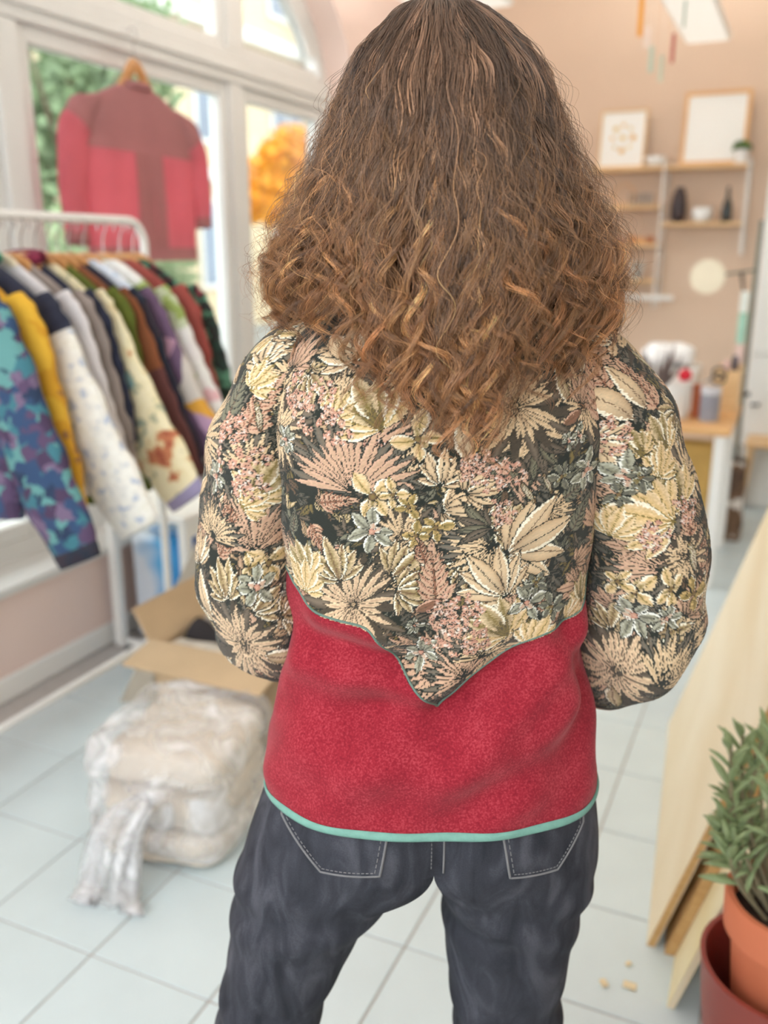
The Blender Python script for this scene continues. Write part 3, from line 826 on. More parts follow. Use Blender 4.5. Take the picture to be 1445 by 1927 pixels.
# small things on the shelves
one('bowl', MB().lathe([(.03, 0), (.05, .012), (.062, .045), (.064, .06), (.058, .06), (.052, .03), (.001, .015)], (-.915, 6.06, 1.9655), 28), M['ceramic'], 'white ceramic bowl on the top shelf between the two framed prints', 'bowl', smooth=True)
pp = empty('potted_plant', (-.425, 6.045, 1.9655), label='tiny bushy green plant in a white pot on the top shelf', cat='plant')
MB().lathe([(.032, 0), (.042, .075), (.044, .08), (.038, .08), (.036, .065), (.001, .06)], (-.425, 6.045, 1.9655), 24).build('pot', M['ceramic'], pp, True)
lf = MB()
g = np.random.default_rng(3)
for k in range(260):
    d = Vector(g.normal(0, 1, 3)).normalized(); d.z = abs(d.z) * .9
    c_ = Vector((-.425, 6.045, 2.045)) + d * .05 * g.uniform(.5, 1.1)
    u = Vector(g.normal(0, 1, 3)).normalized(); w = u.orthogonal().normalized()
    lf.add([c_ - u * .014, c_ + w * .006, c_ + u * .014, c_ - w * .006], [(0, 1, 2, 3)])
o = lf.build('foliage', mat('small_green_leaves', (84, 122, 52), .6, .3, 30), pp); o['kind'] = 'stuff'
m_dk = mat('dark_brown_glaze', (58, 44, 44), .4, .2, 15)
one('vase', MB().lathe([(.034, 0), (.045, .03), (.048, .1), (.04, .16), (.026, .19), (.028, .205), (.02, .205), (.018, .18)], (-.755, 6.05, 1.6385), 24), m_dk, 'tall dark brown vase at the left of the lower right shelf', 'vase', smooth=True)
one('pot', MB().lathe([(.03, 0), (.055, .02), (.062, .055), (.055, .085), (.048, .085), (.05, .05), (.001, .02)], (-.615, 6.05, 1.6385), 26), M['ceramic'], 'round white ceramic pot between the dark vase and the dark bottle', 'pot', smooth=True)
bt = empty('bottle', (-.475, 6.05, 1.6385), label='dark slim bottle with stopper at the right of the lower shelf', cat='bottle')
MB().lathe([(.026, 0), (.03, .01), (.032, .07), (.025, .11), (.012, .14), (.011, .17), (.014, .175)], (-.475, 6.05, 1.6385), 20).build('bottle_body', mat('dark_glass', (48, 52, 50), .15, .1, 5), bt, True)
MB().lathe([(.009, .175), (.011, .19), (.006, .205), (.001, .206)], (-.475, 6.05, 1.6385), 14).build('stopper', m_dk, bt, True)
g_clear = glass_mat('drinking_glass', (.95, .96, .96), .3, .05)
for k, x in enumerate((-1.04, -.985, -.935)):
    one('drinking_glass', MB().lathe([(.018, 0), (.022, .075), (.020, .075), (.017, .005)], (x, 6.06, 1.7425), 20), g_clear, ['left', 'middle', 'right'][k] + ' one of three clear glasses on the second shelf', 'glass', 'glasses on the second shelf', smooth=True)
one('wooden_hoop', MB().tube([(-1.09 + .062 * math.cos(a), 6.04 + .02 * math.sin(a), 1.7425 + .066 + .062 * math.sin(a)) for a in np.linspace(0, 6.2832, 40)], .004, 6, False), M['oak2'], 'thin wooden hoop standing upright beside the clear glasses', 'hoop', smooth=True)
for k, (x, hh, cc, lb) in enumerate(((-1.10, .035, (232, 150, 140), 'small pink block on the third shelf'), (-1.02, .05, (214, 150, 96), 'tall light wood block on the third shelf'), (-.965, .04, (222, 166, 110), 'low light wood block on the third shelf'), (-.91, .045, (176, 112, 72), 'darker brown wood block on the third shelf'))):
    one('wooden_block', MB().b2(x - .022, x + .022, 6.03, 6.075, 1.5155, 1.5155 + hh, .004), mat('block_%d' % k, cc, .6, .1, 20), lb, 'block', 'small blocks on the third shelf')
fan = empty('paper_cards', (-.98, 6.05, 1.2985), label='white folded paper cards standing on the lowest shelf', cat='card')
for k in range(5):
    MB().box((-1.0 + .012 * k, 6.05 + .006 * k, 1.2985 + .058), (.0015, .06, .115), rotm('Z', R(12 * k - 20)) @ rotm('Y', R(5 * k - 8))).build('card', m_paper, fan)
one('pink_dish', MB().lathe([(.03, 0), (.05, .012), (.053, .022), (.048, .022), (.001, .01)], (-1.09, 6.05, 1.2985), 24), mat('pink_ceramic', (232, 160, 150), .4, .05, 8), 'shallow pink dish on the lowest shelf beside the paper cards', 'dish', smooth=True)

# ================================================================== HANGING THINGS
m_glow, nt, b_ = new_mat('added_fill_glow')
b_.inputs['Emission Color'].default_value = (1.0, .97, .93, 1); b_.inputs['Emission Strength'].default_value = 3.0
m_dim, nt, b_ = new_mat('added_underside_glow'); b_.inputs['Base Color'].default_value = (.85, .83, .78, 1)
b_.inputs['Emission Color'].default_value = (1.0, .95, .86, 1); b_.inputs['Emission Strength'].default_value = .10
def panel_lamp(x0, x1, y0, y1, z, label):
    t = empty('panel_lamp', ((x0 + x1) / 2, (y0 + y1) / 2, z), label=label, cat='lamp', group='panel lamps under the ceiling')
    MB().b2(x0, x1, y0, y1, z, z + .04, .006).build('panel', M['white'], t)
    MB().b2(x0 + .012, x1 - .012, y0 + .012, y1 - .012, z - .004, z - .0002).build('underside_glow', m_dim, t)  # added faint glow that lightens the underside of the panel
    MB().b2(x0 + .02, x1 - .02, y0 + .02, y1 - .02, z + .041, z + .046).build('fill_glow', m_glow, t)  # unseen glowing top, added to fill the back of the room
    for y in (y0 + .15, y1 - .15):
        MB().tube([((x0 + x1) / 2, y, z + .047), ((x0 + x1) / 2, y, ZC)], .003, 6).build('cord', M['whitemetal'], t)
panel_lamp(-.735, -.505, 4.45, 5.6, 2.55, 'flat white panel lamp hanging over the work table at the right')
panel_lamp(-1.80, -1.36, 2.9, 4.45, 2.55, 'flat white panel lamp showing just above the head')
mob = empty('paper_mobile', (-.66, 4.2, ZC), label='hanging mobile of coloured paper strips near the back wall', cat='mobile')
MB().tube([(-.66 + .1 * math.cos(a), 4.2 + .1 * math.sin(a), 2.75) for a in np.linspace(0, 6.2832, 28)], .004, 6, False).tube([(-.66, 4.2, ZC), (-.66, 4.2, 2.76)], .0015, 5).tube([(-.76, 4.2, 2.75), (-.66, 4.2, 2.77), (-.56, 4.2, 2.75)], .0015, 5).build('hoop', M['oak'], mob)
for k, (x, y, z0, z1, cc) in enumerate(((-.738, 4.2, 2.32, 2.48, (222, 150, 60)), (-.71, 4.22, 2.28, 2.36, (236, 214, 200)), (-.684, 4.2, 2.18, 2.28, (196, 204, 186)), (-.64, 4.19, 2.14, 2.24, (206, 208, 186)), (-.60, 4.2, 2.21, 2.32, (196, 96, 90)), (-.565, 4.2, 2.34, 2.44, (140, 168, 150)))):
    st = MB().tube([(x, y, z1), (x, y, 2.75)], .0008, 4).build('string', M['whitemetal'], mob)
    MB().box((x, y, (z0 + z1) / 2), (.022, .004, z1 - z0), rotm('Z', .3 * k)).build('paper_strip', mat('paper_strip_%d' % k, cc, .8, .05, 10), mob)

# ================================================================== WORK TABLE AND WHAT STANDS ON IT
wt = empty('work_table', (-.76, 4.44, 0), label='work table with light wood top and white legs at the right', cat='table')
MB().b2(-1.3, -.215, 4.08, 4.8, .70, .735, .004).build('table_top', M['oak2'], wt)
for x in (-1.27, -.255):
    for y in (4.12, 4.76):
        MB().b2(x - .024, x + .024, y - .024, y + .024, 0, .70, .003).build('leg', M['white'], wt)
TZ = .7355
tub = empty('storage_tub', (-.47, 4.3, TZ), label='white round storage tub on the work table under the red pincushion', cat='tub')
MB().lathe([(.05, 0), (.056, .15), (.053, .15), (.047, .01)], (-.47, 4.3, TZ), 28).build('tub_body', M['ceramic'], tub, True)
MB().lathe([(.06, .145), (.06, .165), (.001, .17)], (-.47, 4.3, TZ), 28, False).build('lid', M['white'], tub, True)
pc = empty('pincushion', (-.445, 4.3, TZ + .17), label='round red pincushion sitting on the white tub', cat='pincushion')
MB().lathe([(.018, 0), (.028, .012), (.03, .026), (.022, .044), (.008, .052), (.001, .052)], (-.445, 4.3, TZ + .17), 22).build('cushion', mat('red_felt', (220, 40, 60), .8, .1, 20), pc, True)
MB().tube([(-.445, 4.3, TZ + .222), (-.443, 4.298, TZ + .24)], .003, 6).build('stalk', m_dk, pc)
one('rust_tin', MB().lathe([(.022, 0), (.022, .15), (.019, .152), (.001, .152)], (-.39, 4.33, TZ), 20), mat('rust_label', (186, 100, 60), .5, .1, 10), 'narrow rust coloured tin between the white tub and the grey tin', 'tin', smooth=True)
tin = empty('grey_tin', (-.335, 4.27, TZ), label='grey metal tin with a pale rim standing on the work table', cat='tin')
MB().lathe([(.042, 0), (.042, .125), (.001, .125)], (-.325, 4.27, TZ), 26).build('tin_body', mat('slate_grey_tin', (146, 146, 156), .4, .08, 14), tin, True)
MB().lathe([(.044, .12), (.044, .15), (.001, .152)], (-.325, 4.27, TZ), 26, False).build('lid', mat('pale_tin_lid', (212, 210, 214), .35, .04, 14), tin, True)
sc_ = empty('scissors', (-.335, 4.28, TZ + .153), label='black handled scissors resting on the grey tin', cat='scissors')
for s_ in (-1, 1):
    h = MB().tube([(-.30 + .028 * math.cos(a), 4.28 + s_ * .02 + .012 * math.sin(a), TZ + .20 + .02 * math.sin(a) + .012 * s_) for a in np.linspace(0, 6.283, 14)], .006, 6, False).build('handle', M['rubber'], sc_, True)
    MB().tube([(-.325, 4.28 + s_ * .012, TZ + .185), (-.38, 4.28 - s_ * .006, TZ + .162)], [.006, .002], 6).build('blade', M['steel'], sc_, True)
cr = empty('wooden_crate', (-.27, 4.62, TZ), label='small open light wood crate at the right end of the work table', cat='crate')
c_ = MB(); x0, x1, y0, y1, h = -.335, -.222, 4.5, 4.76, .2
for (a, b) in ((y0, y0 + .01), (y1 - .01, y1)):
    MB().b2(x0, x1, a, b, TZ, TZ + h, .002).build('side', M['oak'], cr)
for (a, b) in ((x0, x0 + .01), (x1 - .01, x1)):
    MB().b2(a, b, y0 + .01, y1 - .01, TZ, TZ + h, .002).build('side', M['oak'], cr)
MB().b2(x0 + .01, x1 - .01, y0 + .01, y1 - .01, TZ, TZ + .01).build('base', M['oak'], cr)
one('thread_cone', MB().lathe([(.028, 0), (.012, .13), (.001, .132)], (-.29, 4.56, TZ + .11), 20), mat('pink_thread', (226, 190, 180), .8, .1, 60), 'pale pink cone of thread standing in the wooden crate', 'thread', smooth=True)
one('thread_cone', MB().lathe([(.026, 0), (.012, .14), (.001, .142)], (-.262, 4.68, TZ + .11), 20), mat('dark_thread', (90, 84, 96), .8, .1, 60), 'dark grey cone of thread standing in the wooden crate', 'thread', smooth=True)
for k, (z0, z1, lb) in enumerate(((TZ, TZ + .11, 'lower white storage box on the work table behind the tub'), (TZ + .1105, TZ + .2, 'upper white storage box on the work table behind the tub'))):
    b_ = empty('storage_box', (-.56, 4.6, z0), label=lb, cat='box')
    MB().b2(-.70, -.42, 4.48, 4.74, z0, z1 - .02, .004).build('box_body', M['white'], b_)
    MB().b2(-.705, -.415, 4.475, 4.745, z1 - .02, z1, .004).build('lid', M['whitemetal'], b_)
P = superbox(.125, .1, .055, .8, 80, 40)
P *= (1 + .07 * np.sin(P[..., 0:1] * 50) * np.sin(P[..., 1:2] * 44 + 1) + .05 * np.sin(P[..., 2:3] * 80 + P[..., 0:1] * 40))
o = grid_mesh('white_cloth', P, mat('white_cotton', (240, 238, 236), .9, .03, 10), None, True, True); o.location = (-.56, 4.6, TZ + .2 + .054)
tag(o, 'crumpled white cloth heaped on top of the white storage boxes', 'cloth')
dp = empty('dried_plant', (-.545, 4.18, TZ), label='dried plant with dark pointed leaves in a jar behind the shoulder', cat='plant')
MB().lathe([(.03, 0), (.038, .05), (.03, .12), (.024, .13), (.022, .12)], (-.545, 4.18, TZ), 20).build('jar', mat('grey_stoneware', (170, 164, 160), .5, .1, 12), dp, True)
m_dl = mat('dried_leaf', (112, 96, 92), .8, .25, 20)
for k in range(11):
    a = k * 2.39; sp = .03 + .006 * k
    tip = Vector((-.545 + math.cos(a) * sp * 1.2, 4.18 + math.sin(a) * sp, TZ + .26 + .018 * (k % 6)))
    b0 = Vector((-.545, 4.18, TZ + .12)); mid = b0.lerp(tip, .55) + Vector((math.cos(a) * .02, 0, 0))
    MB().tube(smooth_path([b0, mid, tip], 9), [.003, .005, .008, .0105, .011, .009, .006, .003, .0006], 5, True, .3).build('leaf', m_dl, dp, True)

# lamp stand, disc, pouch, cabinet, stool, bags
ln = empty('stand_lamp', (-.235, 5.2, 0), label='thin grey stand with a round cream disc lamp on a side arm', cat='lamp')
m_gs = mat('grey_green_metal', (120, 126, 116), .4, .08, 10, metal=.4)
MB().lathe([(.075, 0), (.075, .012), (.02, .02), (.001, .02)], (-.235, 5.2, 0), 28).build('base', m_gs, ln, True)
MB().tube([(-.235, 5.2, .02), (-.235, 5.2, 1.62)], .011, 10).build('pole', m_gs, ln, True)
MB().tube([(-.235, 5.2, 1.375), (-.40, 5.2, 1.35)], .006, 8).build('arm', m_gs, ln, True)
MB().tube([(-.47, 5.175, 1.341), (-.47, 5.2, 1.341)], .088, 36).build('disc_head', mat('cream_lamp_shade', (236, 224, 198), .5, .03, 8), ln, True)
MB().tube([(-.27, 5.2, .72), (-.20, 5.2, .735)], .012, 10).build('clamp_knob', M['rubber'], ln, True)
po = empty('tool_pouch', (-.27, 5.17, 1.0), label='mint green and white tool pouch hanging from the lamp stand', cat='pouch')
for k, (z0, z1, cc) in enumerate(((1.16, 1.27, (226, 230, 222)), (1.0, 1.16, (168, 208, 188)), (.9, 1.0, (228, 200, 190)))):
    MB().b2(-.295, -.25, 5.15, 5.185, z0, z1, .008).build('pocket', mat('pouch_%d' % k, cc, .8, .06, 20), po)
MB().tube([(-.285, 5.165, 1.27), (-.305, 5.165, 1.37)], [.006, .009], 6).build('tool_handle', M['rubber'], po)
cb = empty('white_cabinet', (.05, 5.9, 0), label='tall white cabinet with a black handle in the right back corner', cat='cabinet')
MB().b2(-.238, EX - .01, 5.62, 6.17, 0, 2.05, .004).build('cabinet_body', M['whitemetal'], cb)
for (z0, z1) in ((.03, .9), (.905, 2.03)):
    d_ = MB().b2(-.23, EX - .016, 5.6, 5.62, z0, z1, .004).build('door', M['whitemetal'], cb)
    if z0 < .5:
        MB().tube([(-.2, 5.6, .62), (-.2, 5.57, .62), (-.165, 5.57, .622), (-.165, 5.6, .622)], .007, 8).build('handle', M['rubber'], d_)
st = empty('wooden_stool', (-.0, 5.43, 0), label='light wood stool with tapered legs in front of the white cabinet', cat='stool')
MB().b2(-.2, .2, 5.285, 5.59, .425, .45, .01).build('seat', M['oak'], st)
for x in (-.185, .185):
    for y in (5.31, 5.56):
        MB().tube([(x * 1.06, y + (y - 5.435) * .12, 0), (x * .9, y, .425)], [.012, .019], 10).build('leg', M['oak'], st, True)
def paper_bag(name, x0, x1, y0, y1, h, m1, label, cat, lean=0.0):
    t = empty(name, ((x0 + x1) / 2, (y0 + y1) / 2, 0), label=label, cat=cat)
    cx_, cy_ = (x0 + x1) / 2, (y0 + y1) / 2
    rows = []
    for k, z in enumerate(np.linspace(0, h, 14)):
        s_ = 1 - .12 * (z / h) ** 2
        ring = []
        for q in range(40):
            a = 2 * math.pi * q / 40
            px = (x1 - x0) / 2 * s_ * math.copysign(abs(math.cos(a)) ** .4, math.cos(a)); py = (y1 - y0) / 2 * s_ * (1 - .3 * z / h) * math.copysign(abs(math.sin(a)) ** .4, math.sin(a))
            cr_ = 1 + .04 * math.sin(a * 5 + z * 31) + .03 * math.sin(a * 3 - z * 47)
            ring.append((cx_ + px * cr_ - t.location.x, cy_ + py * cr_ + lean * z - t.location.y, z))
        rows.append(ring)
    grid_mesh('bag_body', np.array(rows), m1, t, True, True)
    return t
paper_bag('paper_sack', -.60, -.285, 4.84, 5.07, .5, mat('golden_kraft', (214, 172, 96), .7, .12, 7, .6, 12), 'large golden brown paper sack standing under the work table', 'sack')
bb = paper_bag('brown_bag', -.275, -.16, 4.88, 5.06, .42, patch_mat('brown_white_bag', [(96, 74, 60), (120, 92, 70), (226, 216, 206), (84, 66, 56)], 8, .8, .5, 'hard', 2.2), 'dark brown bag with a white patch beside the golden sack', 'bag')
MB().tube([(-.24, 4.97, .41), (-.24, 4.97, .5), (-.2, 4.97, .5), (-.2, 4.97, .41)], .005, 6).build('strap', m_dk, bb)

# ================================================================== LEANING BOARDS
ply = wood('pale_plywood', (238, 218, 182), (248, 234, 206), 2.2, (5, .6, .6), .6)
ply_edge = wood('board_edge', (196, 152, 96), (214, 174, 118), 30, (1, .2, 4), .7)
def board(near, far, slope, length, th, label, face, edge, dn=0.0):
    A, B = Vector(near), Vector(far)
    up = Vector((slope, 0, 1)).normalized() * length
    nrm = (B - A).cross(up).normalized() * th
    if nrm.x < 0: nrm = -nrm
    t = empty('plywood_sheet', A, label=label, cat='board', group='wood panels leaning at the right')
    q = [A, B, B + up, A + up]
    def slab(o0, o1):
        return MB().add([p + nrm * o0 for p in q] + [p + nrm * o1 for p in q], [(0, 1, 2, 3), (7, 6, 5, 4), (0, 4, 5, 1), (1, 5, 6, 2), (2, 6, 7, 3), (3, 7, 4, 0)])
    slab(0, .1).build('face_veneer', face, t)
    slab(.1, .9).build('core', edge, t)
    slab(.9, 1.0).build('back_veneer', face, t)
    return t
board((-.152, 1.735, 0), (-.239, 2.76, 0), .29, 1.55, .018, 'big pale plywood panel, outermost of the leaning boards', ply, ply_edge)
board((-.112, 1.725, 0), (-.195, 2.6, 0), .29, 1.5, .02, 'brown edged board tucked behind the big pale panel', ply_edge, ply_edge)
board((-.088, 1.578, 0), (-.10, 2.25, 0), .29, .9, .014, 'small pale yellow board leaning nearest the terracotta pot', wood('yellow_pine', (240, 222, 172), (250, 238, 204), 2.5, (5, .6, .6), .6), ply)
one('orange_paper', MB().add([Vector((-.163 + .29 * z, y, z)) + Vector((-.0012 * k, 0, 0)) for k in (0, 1) for (y, z) in ((2.05, .80), (2.35, .80), (2.35, .98), (2.05, .98))], [(0, 1, 2, 3), (7, 6, 5, 4), (0, 4, 5, 1), (1, 5, 6, 2), (2, 6, 7, 3), (3, 7, 4, 0)]), mat('orange_paper', (240, 176, 110), .8, .05, 10), 'orange sheet of paper on the big leaning panel', 'paper')
for k, (x, y, r_) in enumerate(((-.165, 1.60, .012), (-.178, 1.66, .006), (-.215, 1.585, .009))):
    one('wood_chip', MB().box((x, y, .0035), (r_ * 2.2, r_ * 1.5, .005), rotm('Z', k * 1.1), .001), M['chip'], ['largest', 'smallest', 'leftmost'][k] + ' pale wood chip on the tiles by the leaning boards', 'wood chip', 'wood chips on the floor')

# ================================================================== TERRACOTTA PLANT
terra = mat('terracotta', (224, 128, 90), .75, .05, 6, .15, 60)
PX_, PY_ = .108, 1.468
rbw = empty('plant_bowl', (PX_, PY_, 0), label='dark red glazed bowl around the foot of the terracotta pot', cat='bowl')
MB().lathe([(.09, 0), (.12, .05), (.136, .18), (.143, .262), (.145, .27), (.136, .27), (.13, .18), (.112, .06), (.001, .05)], (PX_, PY_, 0), 48).build('bowl_body', mat('dark_red_glaze', (150, 66, 56), .45, .08, 8), rbw, True)
pl_ = empty('terracotta_plant', (PX_, PY_, .051), label='succulent with narrow grey green leaves in a terracotta pot', cat='plant')
MB().lathe([(.075, .051), (.098, .32), (.099, .335), (.113, .337), (.116, .40), (.113, .405), (.103, .405), (.097, .33), (.094, .36), (.001, .365)], (PX_, PY_, 0), 56).build('pot', terra, pl_, True)
MB().lathe([(.102, .366), (.06, .372), (.001, .376)], (PX_, PY_, 0), 36, False).build('soil', mat('potting_soil', (62, 46, 38), .95, .3, 60, .8, 80), pl_, True)
leafm = mat('grey_green_leaf', (148, 164, 116), .5, .22, 25, coat=.1)
stemm = mat('succulent_stem', (150, 140, 110), .7, .15, 30)
# one leaf: narrow plump lens along +z
lm = MB()
lp = smooth_path([(0, 0, 0), (0, .001, .3), (0, .05, .65), (0, .16, 1.0)], 9)
lm.tube(lp, [.045, .08, .115, .135, .145, .14, .115, .075, .015], 7, True, .5)
leaf_o = lm.build('leaf', leafm, pl_, 'all', False)
g = np.random.default_rng(21)
first = True
stems = []
for k in range(17):
    a = R(115 + 150 * (k / 17) + g.uniform(-12, 12)) if k < 12 else R(g.uniform(0, 360))
    rr_ = g.uniform(.03, .09)
    b0 = Vector((PX_ + rr_ * math.cos(a), PY_ + rr_ * math.sin(a), .37))
    out = g.uniform(.02, .10); up_ = g.uniform(.06, .40)
    b2 = b0 + Vector((math.cos(a) * out, math.sin(a) * out * .6, up_))
    b1 = b0.lerp(b2, .5) + Vector((math.cos(a) * .025, math.sin(a) * .02, .01))
    stems.append(smooth_path([b0, b1, b2], 12))
for pth in stems:
    MB().tube(pth, np.linspace(.0042, .0026, 12).tolist(), 6).build('stem', stemm, pl_, True)
    n_l = 13
    for q in range(n_l):
        f = .30 + .70 * (q / (n_l - 1)) ** .7
        i = min(10, int(f * 11)); c_ = Vector(pth[i]).lerp(Vector(pth[i + 1]), f * 11 - i if i < 11 else 1)
        ax = (Vector(pth[i + 1]) - Vector(pth[i])).normalized()
        side = ax.orthogonal().normalized(); side.rotate(Matrix.Rotation(q * 2.4 + g.uniform(-.3, .3), 3, ax))
        tilt = .35 + .75 * (1 - f) + g.uniform(-.12, .25)
        d = (ax * math.cos(tilt) + side * math.sin(tilt)).normalized() if f < .97 else (ax * .8 + side * .5).normalized()
        L = g.uniform(.044, .066) * (1.0 if f < .9 else .8)
        Z = d; Xv = Z.cross(ax) if abs(Z.dot(ax)) < .999 else side; Xv.normalize(); Yv = Z.cross(Xv)
        mtx = Matrix((Xv, Yv, Z)).transposed().to_4x4()
        if first:
            lo = leaf_o; first = False
        else:
            lo = bpy.data.objects.new('leaf', leaf_o.data); COL.objects.link(lo); lo.parent = pl_
        lo.matrix_basis = Matrix.Translation(c_ - Vector(pl_.location)) @ mtx @ Matrix.Diagonal((L, L, L, 1))

# ================================================================== THE PERSON
PER_D, PER_L = 1.0, 0.058       # distance ahead of and offset beside the camera
PER = (math.cos(YAW) * PER_L - math.sin(YAW) * PER_D, math.sin(YAW) * PER_L + math.cos(YAW) * PER_D, 0.0)
# local axes: x right, y ahead (away from the camera), z up
TZ_ = np.array([.834, .87, .93, .985, 1.03, 1.15, 1.25, 1.31, 1.35, 1.38, 1.40, 1.415, 1.43])
TA_ = np.array([.203, .203, .195, .183, .178, .177, .184, .186, .175, .150, .118, .088, .066])
TB_ = np.array([.140, .137, .124, .108, .106, .117, .124, .120, .108, .094, .080, .068, .056])
TC_ = np.array([.135, .130, .122, .118, .116, .120, .118, .108, .096, .084, .074, .066, .056])
NEXP = 2.45

def _spl(z, K, V):
    """smooth (cubic Hermite) interpolation"""
    z = np.clip(z, K[0], K[-1])
    m = np.gradient(V, K)
    i = np.clip(np.searchsorted(K, z) - 1, 0, len(K) - 2)
    h = K[i + 1] - K[i]; t = (z - K[i]) / h
    return (2 * t ** 3 - 3 * t ** 2 + 1) * V[i] + (t ** 3 - 2 * t ** 2 + t) * h * m[i] + (-2 * t ** 3 + 3 * t ** 2) * V[i + 1] + (t ** 3 - t ** 2) * h * m[i + 1]

def _arc_table():
    th = np.linspace(-np.pi, np.pi, 4001)
    x = .18 * np.sign(np.sin(th)) * np.abs(np.sin(th)) ** (2 / NEXP)
    y = -.117 * np.sign(np.cos(th)) * np.abs(np.cos(th)) ** (2 / NEXP)
    s = np.concatenate([[0], np.cumsum(np.hypot(np.diff(x), np.diff(y)))])
    return th, s - s[2000]
ARC_TH, ARC_S = _arc_table()
ARC_MAX = ARC_S[-1]
def th_of_u(u): return np.interp(u, ARC_S, ARC_TH)

def ridge(u, z, p0, p1, width, amp):
    """a soft fold running from p0 to p1 in cloth coordinates"""
    a = np.array(p0); d = np.array(p1) - a; L = np.hypot(*d); d = d / L
    t = ((u - a[0]) * d[0] + (z - a[1]) * d[1]) / L
    s = (u - a[0]) * -d[1] + (z - a[1]) * d[0]
    fall = np.exp(-np.clip(np.maximum(-t, t - 1), 0, None) ** 2 * (L / width) ** 2 * .5)
    return amp * np.exp(-(s / width) ** 2) * fall

def torso_fold(u, z):
    f = 0
    f = f + ridge(u, z, (-.13, 1.085), (-.055, 1.065), .020, .007)
    f = f + ridge(u, z, (-.15, 1.055), (-.02, 1.030), .018, -.006)
    f = f + ridge(u, z, (-.16, 1.015), (.00, 1.005), .022, .005)
    f = f + ridge(u, z, (.01, .985), (.09, 1.03), .016, -.007)
    f = f + ridge(u, z, (.05, .955), (.17, 1.035), .020, .006)
    f = f + ridge(u, z, (.03, .915), (.18, .985), .028, .0045)
    f = f + ridge(u, z, (.05, .885), (.19, .950), .024, -.0035)
    f = f + ridge(u, z, (-.19, .955), (-.06, .97), .024, -.004)
    f = f + ridge(u, z, (-.12, .905), (.06, .93), .03, .004)
    f = f + ridge(u, z, (.16, 1.06), (.19, .99), .02, -.006)
    f = f + .0022 * np.sin(u * 31 + z * 17) * np.sin(z * 41 - u * 13 + 1) + .0012 * np.sin(u * 70 - z * 48)
    w = np.clip((1.13 - z) / .08, 0, 1)
    up = .0016 * np.sin(u * 34 + 1.3 * np.sin(z * 22)) + .0010 * np.sin(z * 58 + u * 20)
    e = np.clip((z - .834) / .03, 0, 1)
    return (2.3 * f * w + up * (1 - w)) * (.35 + .65 * e)

def torso_pt(u, z, off=0.0):
    th = th_of_u(u)
    a, b, c = _spl(z, TZ_, TA_), _spl(z, TZ_, TB_), _spl(z, TZ_, TC_)
    s, co = np.sin(th), np.cos(th)
    ps, pc = np.sign(s) * np.abs(s) ** (2 / NEXP), np.sign(co) * np.abs(co) ** (2 / NEXP)
    depth = np.where(co > 0, b, c)
    x, y = a * ps, -depth * pc
    nx, ny = ps / a, -pc / depth
    nl = np.hypot(nx, ny) + 1e-9
    d = torso_fold(u, z) + off
    # shoulder blades and the hollow of the spine
    d = d + np.where(co > 0, .006 * np.exp(-((np.abs(x) - .075) / .05) ** 2 - ((z - 1.27) / .08) ** 2) - .005 * np.exp(-(x / .02) ** 2 - ((z - 1.17) / .14) ** 2), 0)
    return np.stack([x + nx / nl * d, y + ny / nl * d, z + 0 * x], -1)

SLEEVE = {
 -1: np.array([(-.105, .005, 1.345, .050), (-.150, .002, 1.325, .062), (-.185, .0, 1.265, .066), (-.207, .0, 1.18, .062), (-.213, .002, 1.10, .061), (-.200, .022, 1.035, .063), (-.176, .085, .992, .060), (-.150, .155, .975, .054), (-.122, .225, .965, .043)]),
 1: np.array([(.110, .005, 1.345, .050), (.158, .002, 1.325, .064), (.200, .0, 1.265, .068), (.232, .0, 1.18, .068), (.250, .002, 1.10, .070), (.246, .020, 1.025, .072), (.226, .085, .962, .070), (.195, .155, .935, .060), (.155, .225, .930, .046)]),
}
SL_N = 500
def sleeve_frames(sg):
    P = smooth_path(SLEEVE[sg], SL_N)
    c, r = P[:, :3], P[:, 3]
    s = np.concatenate([[0], np.cumsum(np.linalg.norm(np.diff(c, axis=0), axis=1))])
    d = np.gradient(c, axis=0); d /= np.linalg.norm(d, axis=1)[:, None]
    back = np.zeros_like(c); u = np.array([0, -1., 0])
    for i in range(len(c)):
        u = u - d[i] * (u @ d[i]); u = u / np.linalg.norm(u); back[i] = u
    out = np.cross(back, d)
    if (out[160, 0] * sg) < 0: out = -out
    return c, r, s, d, back, out
def sleeve_pt(sg, al, off=None):
    """al: angles around (0 = back, + = outward); returns rows x cols x 3"""
    c, r, s, d, back, out = sleeve_frames(sg)
    A = al[None, :]; S = s[:, None]
    elbow = np.exp(-((S - .34) / .09) ** 2)
    w = .0022 * np.sin(S * 46 + 2.2 * np.sin(A + .6) + sg) + .0018 * np.sin(S * 83 + 3 * np.cos(A * 1.0 + sg))
    w = w + elbow * (.0055 * np.sin(S * 105 + 1.6 * np.sin(A) + sg) * (.5 - .5 * np.cos(A + .3)) ) + .0030 * np.sin(A * 3 + S * 14 + sg)
    w = w + .006 * np.exp(-((S - .40) / .05) ** 2) * (1 + np.cos(A)) * .5
    w = w * np.clip(S / .10, 0, 1)
    R_ = r[:, None] + w
    if off is not None: R_ = R_ + off
    sq = 1 + .06 * np.cos(2 * A)
    return c[:, None] + (back[:, None] * (np.cos(A) * R_ * sq)[..., None] + out[:, None] * (np.sin(A) * R_)[..., None])
SL_RREF = .063

